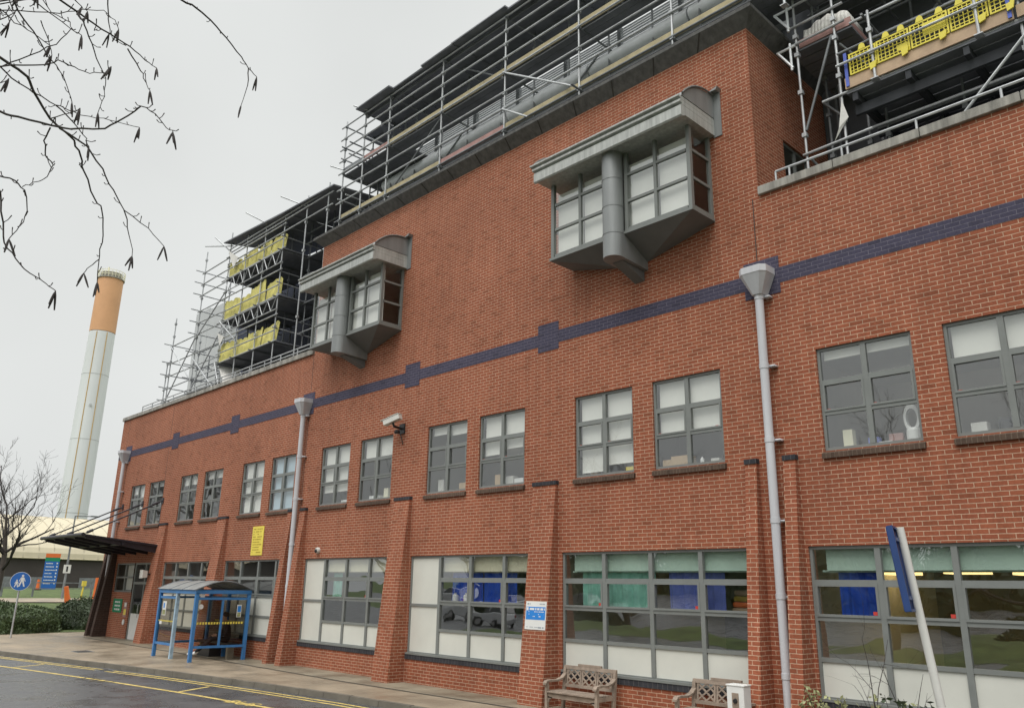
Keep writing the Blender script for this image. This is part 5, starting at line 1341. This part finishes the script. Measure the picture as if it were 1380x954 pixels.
# overhanging birch at the top left: trunk stands left of the photographer, twigs reach into view
TW = [ # polylines in picture coordinates with a distance from the lens each
 (3.1, .0085, [(-60,40),(0,77),(37,103),(45,123),(68,160),(80,173),(100,190),(108,210),(112,230),(128,270),(138,282),(139,317),(133,345),(131,380)]),
 (3.1, .006, [(80,173),(117,197),(137,227),(153,257),(167,283),(200,308),(221,332)]),
 (3.1, .004, [(167,283),(175,318),(178,345)]), (3.1, .0035, [(133,350),(120,360),(113,368)]),
 (2.9, .007, [(-60,132),(0,150),(25,158),(68,170),(95,175),(140,173),(165,160),(187,145),(190,143),(210,153),(225,172),(233,178)]),
 (3.3, .005, [(-40,60),(0,90),(25,112),(45,125),(75,142),(95,150),(110,155),(140,160),(165,167),(188,172)]),
 (3.3, .007, [(60,-20),(80,0),(115,25),(147,45),(175,63),(195,82),(211,92)]), (3.3, .0045, [(172,66),(190,95),(196,112),(202,122)]),
 (3.2, .0045, [(144,-20),(145,20),(147,40),(152,52),(170,62)]), (3.2, .005, [(112,25),(120,50),(130,80),(142,105),(140,130),(132,152)]),
 (3.4, .004, [(-30,12),(0,15),(30,15),(80,18),(112,13),(140,15),(155,28),(160,40)]), (3.0, .004, [(-20,92),(0,90),(40,75),(75,60),(97,38),(92,28),(70,18),(50,-10)]),
 (3.1, .005, [(5,-20),(25,15),(45,45),(65,75),(80,95),(92,118),(97,138)]), (2.9, .0045, [(-30,92),(17,88),(60,88),(78,82),(100,90),(120,99),(143,98),(150,90)]),
 (3.5, .0075, [(215,-30),(245,0),(265,12),(285,28),(305,52),(325,77),(335,92),(346,104)]), (3.5, .0045, [(335,92),(334,115),(325,142)]),
 (2.9, .0045, [(68,172),(60,190),(62,210),(72,222),(65,238),(45,247),(30,252)]), (2.8, .005, [(-30,228),(0,237),(20,243),(33,257),(37,285),(28,305),(12,322)]),
 (2.8, .0055, [(-25,225),(0,257),(3,300),(5,328),(20,348),(40,368),(63,381),(75,392)]), (3.0, .004, [(-20,5),(0,12),(20,30),(45,45),(68,62)]),
 (3.0, .004, [(-20,60),(0,45),(12,30),(22,12),(28,-10)]), (3.0, .0035, [(68,160),(95,153),(108,146)]), (3.1, .0035, [(-10,110),(0,112),(12,106)]), (3.2, .0035, [(55,28),(66,55),(70,75)]),
 (3.0, .0035, [(130,26),(130,34),(127,42)]), (2.9, .004, [(75,142),(100,165),(116,188),(120,198)]), (3.0, .004, [(-20,30),(0,28),(18,18),(14,2),(20,-15)]), (3.1, .004, [(20,-15),(60,12),(95,40),(110,48)]), (3.2, .0035, [(90,-10),(110,10),(118,16)])]
rnd = random.Random(77)
bt = Vector((-5.2,-13.6,0.12))
e = empty('birch_tree', tuple(bt), 'overhanging birch with bare catkin twigs against the grey sky', 'tree')
tr = MB(); tr.tube([(0,0,-.1), (.05,.02,1.2), (.0,.1,2.6), (.15,.05,4.2), (.2,.1,5.6)], [.16,.13,.11,.085,.05], 12); tr.build('trunk', M['bark'], e, smooth=True)
cr_ = MB(); ck = MB()
def cp_(px, py, d): return CAM+view_dir(px, py)*d-bt
for ti, (dist, r0, pl_) in enumerate(TW):
    r0 *= .56; n = len(pl_); dz = rnd.uniform(-.12,.12); P3 = []
    for i, (a, b) in enumerate(pl_): P3.append(cp_(a, b, dist+dz*i/n))
    if pl_[0][0] <= 0 or pl_[0][1] <= 0:
        a = P3[0]; root = Vector((.1,.08,min(5.4, max(2.4, a.z+.5)))); mid = (a+root)/2+Vector((0,0,.12)); cr_.tube([root, mid, a], [r0*2.6, r0*1.7, r0], 6)
    # smooth the path and let it jitter like a real twig
    Q = []
    for i in range(n-1):
        for k in range(3):
            t = k/3; p = P3[i].lerp(P3[i+1], t)
            if 0 < i+t: p = p+Vector((rnd.gauss(0,.0016), rnd.gauss(0,.0016), rnd.gauss(0,.0016)))
            Q.append(p)
    Q.append(P3[-1]); m_ = len(Q)
    cr_.tube(Q, [max(.0013, r0*(1-.72*i/m_)) for i in range(m_)], 6)
    for i in range(2, m_-1):                                     # buds and spurs
        if rnd.random() < .5:
            d = Vector((rnd.gauss(0,1), rnd.gauss(0,1), rnd.gauss(.3,1))).normalized(); l = rnd.uniform(.008,.03)
            cr_.tube([Q[i], Q[i]+d*l*.6, Q[i]+d*l+Vector((0,0,.008))], [.0015,.0012,.0018], 5)
    if n > 2 and rnd.random() < .85:
        for k in range(rnd.randint(2,3)):
            d = Vector((rnd.gauss(0,.2), rnd.gauss(0,.2), -1)).normalized(); l = rnd.uniform(.04,.062); q = Q[-1]
            ck.tube([q, q+d*l*.25, q+d*l*.6, q+d*l], [.0012,.0034,.0036,.0022], 6)
    if rnd.random() < .2:
        q = Q[m_//2]; d = Vector((rnd.gauss(0,.4), rnd.gauss(0,.4), -1)).normalized()
        for k in range(2):
            dd = (d+Vector((rnd.gauss(0,.2), rnd.gauss(0,.2), 0))).normalized(); ck.tube([q, q+dd*.02, q+dd*.05], [.0012,.003,.002], 6)
cr_.build('branches', M['bark_tw'], e); ck.build('catkins', M['bark_tw'], e)

# ------------------------------------------------------------------ far left: sign, railing, shed, chimney
e = empty('footpath_sign', (-39.6,-3.48,.12), 'round blue sign with white walking figures on a slim grey post', 'sign')
mb = MB(); mb.tube([(0,0,0), (0,0,2.6)], .035, 10); mb.build('post', M['galv'], e)
nrm = (CAM-Vector((-39.6,-3.48,2.2))); nrm.z = 0; nrm.normalize(); nrm = Vector((nrm.x*.96+.1, nrm.y*.96-.1, 0)).normalized(); tan = Vector((-nrm.y, nrm.x, 0)); cz = Vector((0,0,2.24))
mb = MB(); mb.lathe([(.365,0),(.365,.015)], cz+nrm*.04, 32, 0, nrm); mb.build('disc', M['sign_b'], e)
mb = MB(); mb.lathe([(.38,-.004),(.38,.012)], cz+nrm*.04, 32, 0, nrm); mb.build('rim', M['white'], e)
mb = MB()
def fig(cx, cz_, s):
    o_ = cz+nrm*.058
    P_ = lambda u, v: o_+tan*(cx+u*s)+Vector((0,0,cz_+v*s))
    mb.lathe([(.055*s,0),(.055*s,.004)], P_(0,.25), 12, 0, nrm)
    for q in ([(-.06,.18),(.06,.18),(.075,-.02),(-.07,-.02)], [(-.07,-.02),(.0,-.02),(-.08,-.28),(-.15,-.28)], [(.0,-.02),(.075,-.02),(.15,-.28),(.08,-.28)], [(.05,.17),(.08,.15),(.15,-.02),(.11,-.03)], [(-.05,.17),(-.08,.15),(-.15,-.02),(-.11,-.03)]):
        mb.face([P_(u,v) for u, v in q])
fig(.06, .02, .82); fig(-.13, -.09, .52); mb.build('pictogram', M['white'], e)

e = empty('railing', (-70,0,1.1), 'dark post and rail fence on the grass slope before the shed', 'railing')
rail = MB()
for k in range(9):
    y = -1.2+2.05*k; z = gz(-70)-1.1
    mb = MB(); mb.box(-.06,.06,y-.06,y+.06,z-.1,z+1.05); mb.build('rail_post', M['galv_dk'], e)
mb = MB(); mb.box(-.03,.03,-1.4,15.6,gz(-70)-.13,gz(-70)-.06); mb.box(-.03,.03,-1.4,15.6,gz(-70)-.55,gz(-70)-.5); mb.build('rail', M['galv_dk'], e)
def dir_at(px, py, d, z=None):
    v = view_dir(px, py); h = math.hypot(v.x, v.y); return Vector((CAM.x+v.x/h*d, CAM.y+v.y/h*d, CAM.z+v.z/h*d))
p = dir_at(64, 796, 92)
e = empty('information_totem', (p.x,p.y,gz(p.x)), 'tall blue hospital direction totem with red and green top bands', 'sign')
mb = MB(); mb.box(-.15,.15,-.62,.62,0,3.3); mb.build('body', M['sign_b'], e)
mb = MB(); mb.box(-.155,.158,-.63,.63,2.95,3.32); mb.build('red_band', M['orange'], e)
mb = MB(); mb.box(-.155,.157,-.63,.63,2.6,2.94); mb.build('green_band', M['sign_g'], e)
mb = MB()
for k in range(7):
    z = 2.35-.31*k
    yy = -.5
    while yy < .0+.12*(k % 3): mb.box(.152,.16,yy,yy+.09,z,z+.085); yy += .12
    mb.box(.152,.16,.38,.5,z,z+.13)
mb.build('lettering', M['white'], e)
e.rotation_euler = (0,0,R(-15))
# lamp column with small sign
p = dir_at(86, 790, 70)
e = empty('lamp_column', (p.x,p.y,gz(p.x)-.05), 'thin grey lamp column with a short arm and a small white sign', 'lamp post')
zt_ = CAM.z+view_dir(100,695).z/math.hypot(*view_dir(100,695)[:2])*70-(gz(p.x)-.05)
mb = MB(); mb.tube([(0,0,0), (0,0,zt_*.5), (0,0,zt_)], [.09,.07,.05], 10); mb.build('column', M['galv_dk'], e)
mb = MB(); mb.tube([(0,0,zt_), (0,1.2,zt_+.05)], .04, 8); mb.box(-.09,.09,1.1,1.7,zt_,zt_+.1); mb.build('lamp_arm', M['galv_dk'], e)
mb = MB(); mb.box(.08,.1,-.25,.25,1.9,2.5); mb.build('sign_plate', M['white'], e)
mb = MB(); mb.box(.101,.104,-.06,.06,2.0,2.38); mb.build('sign_mark', M['black'], e)
# orange and yellow plastic posts near the rail
for k, (px, py, m_, h_, lb) in enumerate(((92,806,'orange',1.15,'leaning orange plastic marker post by the dark rail'), (108,806,'sign_y',1.6,'yellow-topped marker post beyond the dark rail'), (127,812,'orange',1.8,'tall orange plastic marker by the building corner'), (50,795,'orange',.9,'small orange marker left of the blue totem'))):
    p = dir_at(px, py, 66 if k < 3 else 84)
    e = empty('marker_post', (p.x,p.y,gz(p.x)), lb, 'marker post'); t = .14 if k in (0,2) else .1
    mb = MB()
    if k == 1: mb.tube([(0,0,0), (0,.1,1.2)], .06, 8, 0)
    else: mb.tube([(0,0,.08), (0,-.12 if k == 0 else 0,h_*.5), (0,-.25 if k == 0 else 0,h_)], [t*1.5,t*1.2,t], 10)
    mb.build('post', M[m_], e)
    mb = MB(); mb.box(-.25,.25,-.25,.25,0,.08); mb.build('foot', M['black'], e)
    if k == 1: mb = MB(); mb.box(-.1,.1,-.02,.24,1.2,1.55); mb.build('lamp_box', M['sign_y'], e)
# shed
e = empty('shed', (-106,25,1.5), 'long shed with cream curved metal roof over dark cladding', 'building')
Y0, Y1 = -70, 90
mb = MB(); mb.box(-30,0,Y0,Y1,-1,3.3); mb.build('wall', M['shed_dk'], e)
mb = MB(); prof = [(.35-17*(1-math.cos(R(a))), 3.3+5.6*math.sin(R(a))) for a in range(0,91,6)]
for i in range(len(prof)-1):
    a, b = prof[i], prof[i+1]; mb.face([(a[0],Y0,a[1]), (a[0],Y1,a[1]), (b[0],Y1,b[1]), (b[0],Y0,b[1])])
mb.box(.3,.38,Y0,Y1,3.2,3.34); mb.build('roof', M['shed'], e, smooth=True)
mb = MB(); y = Y0
while y < Y1: mb.tube([(a[0]+.02,y,a[1]+.02) for a in prof[::2]], .06, 4); y += 1.6
mb.build('roof_seam', M['shed_seam'], e)
mb = MB()
for k in range(5): mb.box(.02,.06,Y0+40+8*k,Y0+45+8*k,-.9,1.2)
mb.build('shutter', M['galv_dk'], e)
# chimney
p = dir_at(98, 690, 170); e = empty('chimney', (p.x,p.y,0), 'tall pale grey boiler chimney with an orange-tan top', 'chimney')
mb = MB(); mb.lathe([(2.62,0),(2.42,30),(2.3,48.6)], (0,0,0), 40); o = mb.build('shaft', M['stack'], e)
for p_ in o.data.polygons: p_.use_smooth = len(p_.vertices) == 4
mb = MB(); mb.lathe([(2.32,48.7),(2.3,59.6)], (0,0,0), 40); o = mb.build('orange_band', M['stack_o'], e)
for p_ in o.data.polygons: p_.use_smooth = len(p_.vertices) == 4
mb = MB(); mb.lathe([(2.5,59.6),(2.5,59.8)], (0,0,0), 40); mb.lathe([(2.0,59.85),(2.0,60.9)], (0,0,0), 30); mb.build('platform', M['coping'], e)
mb = MB()
for k in range(24):
    a = 2*math.pi*k/24; mb.tube([(2.45*math.cos(a),2.45*math.sin(a),59.8), (2.45*math.cos(a),2.45*math.sin(a),61.2)], .05, 4)
for z in (60.3,60.75,61.2): mb.tube([(2.45*math.cos(2*math.pi*k/32),2.45*math.sin(2*math.pi*k/32),z) for k in range(33)], .05, 4)
mb.tube([(.6,-.9,60.9),(.6,-.9,62.0)], .2, 6); mb.build('guard_rail', M['cream'], e)
tv = Vector((CAM.x-p.x, CAM.y-p.y, 0)).normalized(); tt = Vector((-tv.y, tv.x, 0))
mb = MB()
for s in (-1.05, .95):
    c0 = tt*s+tv*math.sqrt(2.6**2-s*s)*1.005; mb.tube([c0+Vector((0,0,4)), c0*.89+Vector((0,0,48.4))], .085, 4)
mb.build('ladder_rail', M['stack_l'], e)
mb = MB()
for z, r_ in ((14,2.545),(27.5,2.45),(40,2.375)): mb.lathe([(r_,z),(r_,z+.15)], (0,0,0), 40)
mb.lathe([(.25,0),(.25,.1)], tuple(tv*2.5*.985+Vector((0,0,34))), 10, 0, tv); mb.build('joint_ring', M['plantpanel'], e)

# ------------------------------------------------------------------ parked cars mirrored in the glass
def wheel(e, x, y):
    mb = MB(); mb.lathe([(.2,-.11),(.33,-.11),(.345,-.07),(.345,.07),(.33,.11),(.2,.11)], (x,y,.345), 20, 0, (0,1,0)); w_ = mb.build('wheel', M['tyre'], e)
    mb = MB(); mb.lathe([(.205,-.115),(.205,.115)], (x,y,.345), 14, 0, (0,1,0)); mb.build('rim', M['alloy'], w_)
def car(loc, rz, m, label):
    e = empty('parked_car', loc, label, 'car', 'cars parked across the road', rz)
    side = [(-2.1,.35),(-2.15,.75),(-1.95,1.0),(-1.0,1.08),(-.85,1.1),(1.55,1.1),(2.05,1.0),(2.15,.6),(2.08,.3)]
    mb = MB(); mb.prism(side, -.9, .9, 'y'); mb.build('body', m, e, bevel=.06)
    mb = MB(); a = [(-1.05,1.09),(1.85,1.09),(1.5,1.58),(-.35,1.6)]
    P0 = [(x,-.84,z) if z < 1.2 else (x,-.62,z) for x, z in a]; P1 = [(x,-y,z) for x, y, z in P0]
    mb.face(P0); mb.face(P1[::-1]); 
    for i in range(4): j = (i+1) % 4; mb.face([P0[i], P1[i], P1[j], P0[j]])
    mb.build('cabin_glass', M['carglass'], e)
    mb = MB(); mb.box(-.4,1.52,-.63,.63,1.575,1.63); mb.box(.5,.62,-.80,.80,1.1,1.58); mb.build('roof', m, e, bevel=.02)
    for x in (-1.35, 1.35):
        for y in (-.82, .82): wheel(e, x, y)
    for y in (-.7, .7):
        mb = MB(); mb.box(-2.17,-2.1,y-.17,y+.17,.72,.86); mb.build('headlight', M['white'], e)
        mb = MB(); mb.box(2.09,2.17,y-.12,y+.12,.7,.98); mb.build('tail_light', M['lampred'], e)
    return e
car((-47.6,-32.4,0), R(8), M['car_w'], 'pale silver parked car mirrored in the ground floor glass, nearer the middle')
car((-53.5,-33.4,0), R(8), M['car_w'], 'second pale parked car mirrored at the window edge')
car((-41.5,-34,0), R(8), M['car_g'], 'dark parked car across the road')
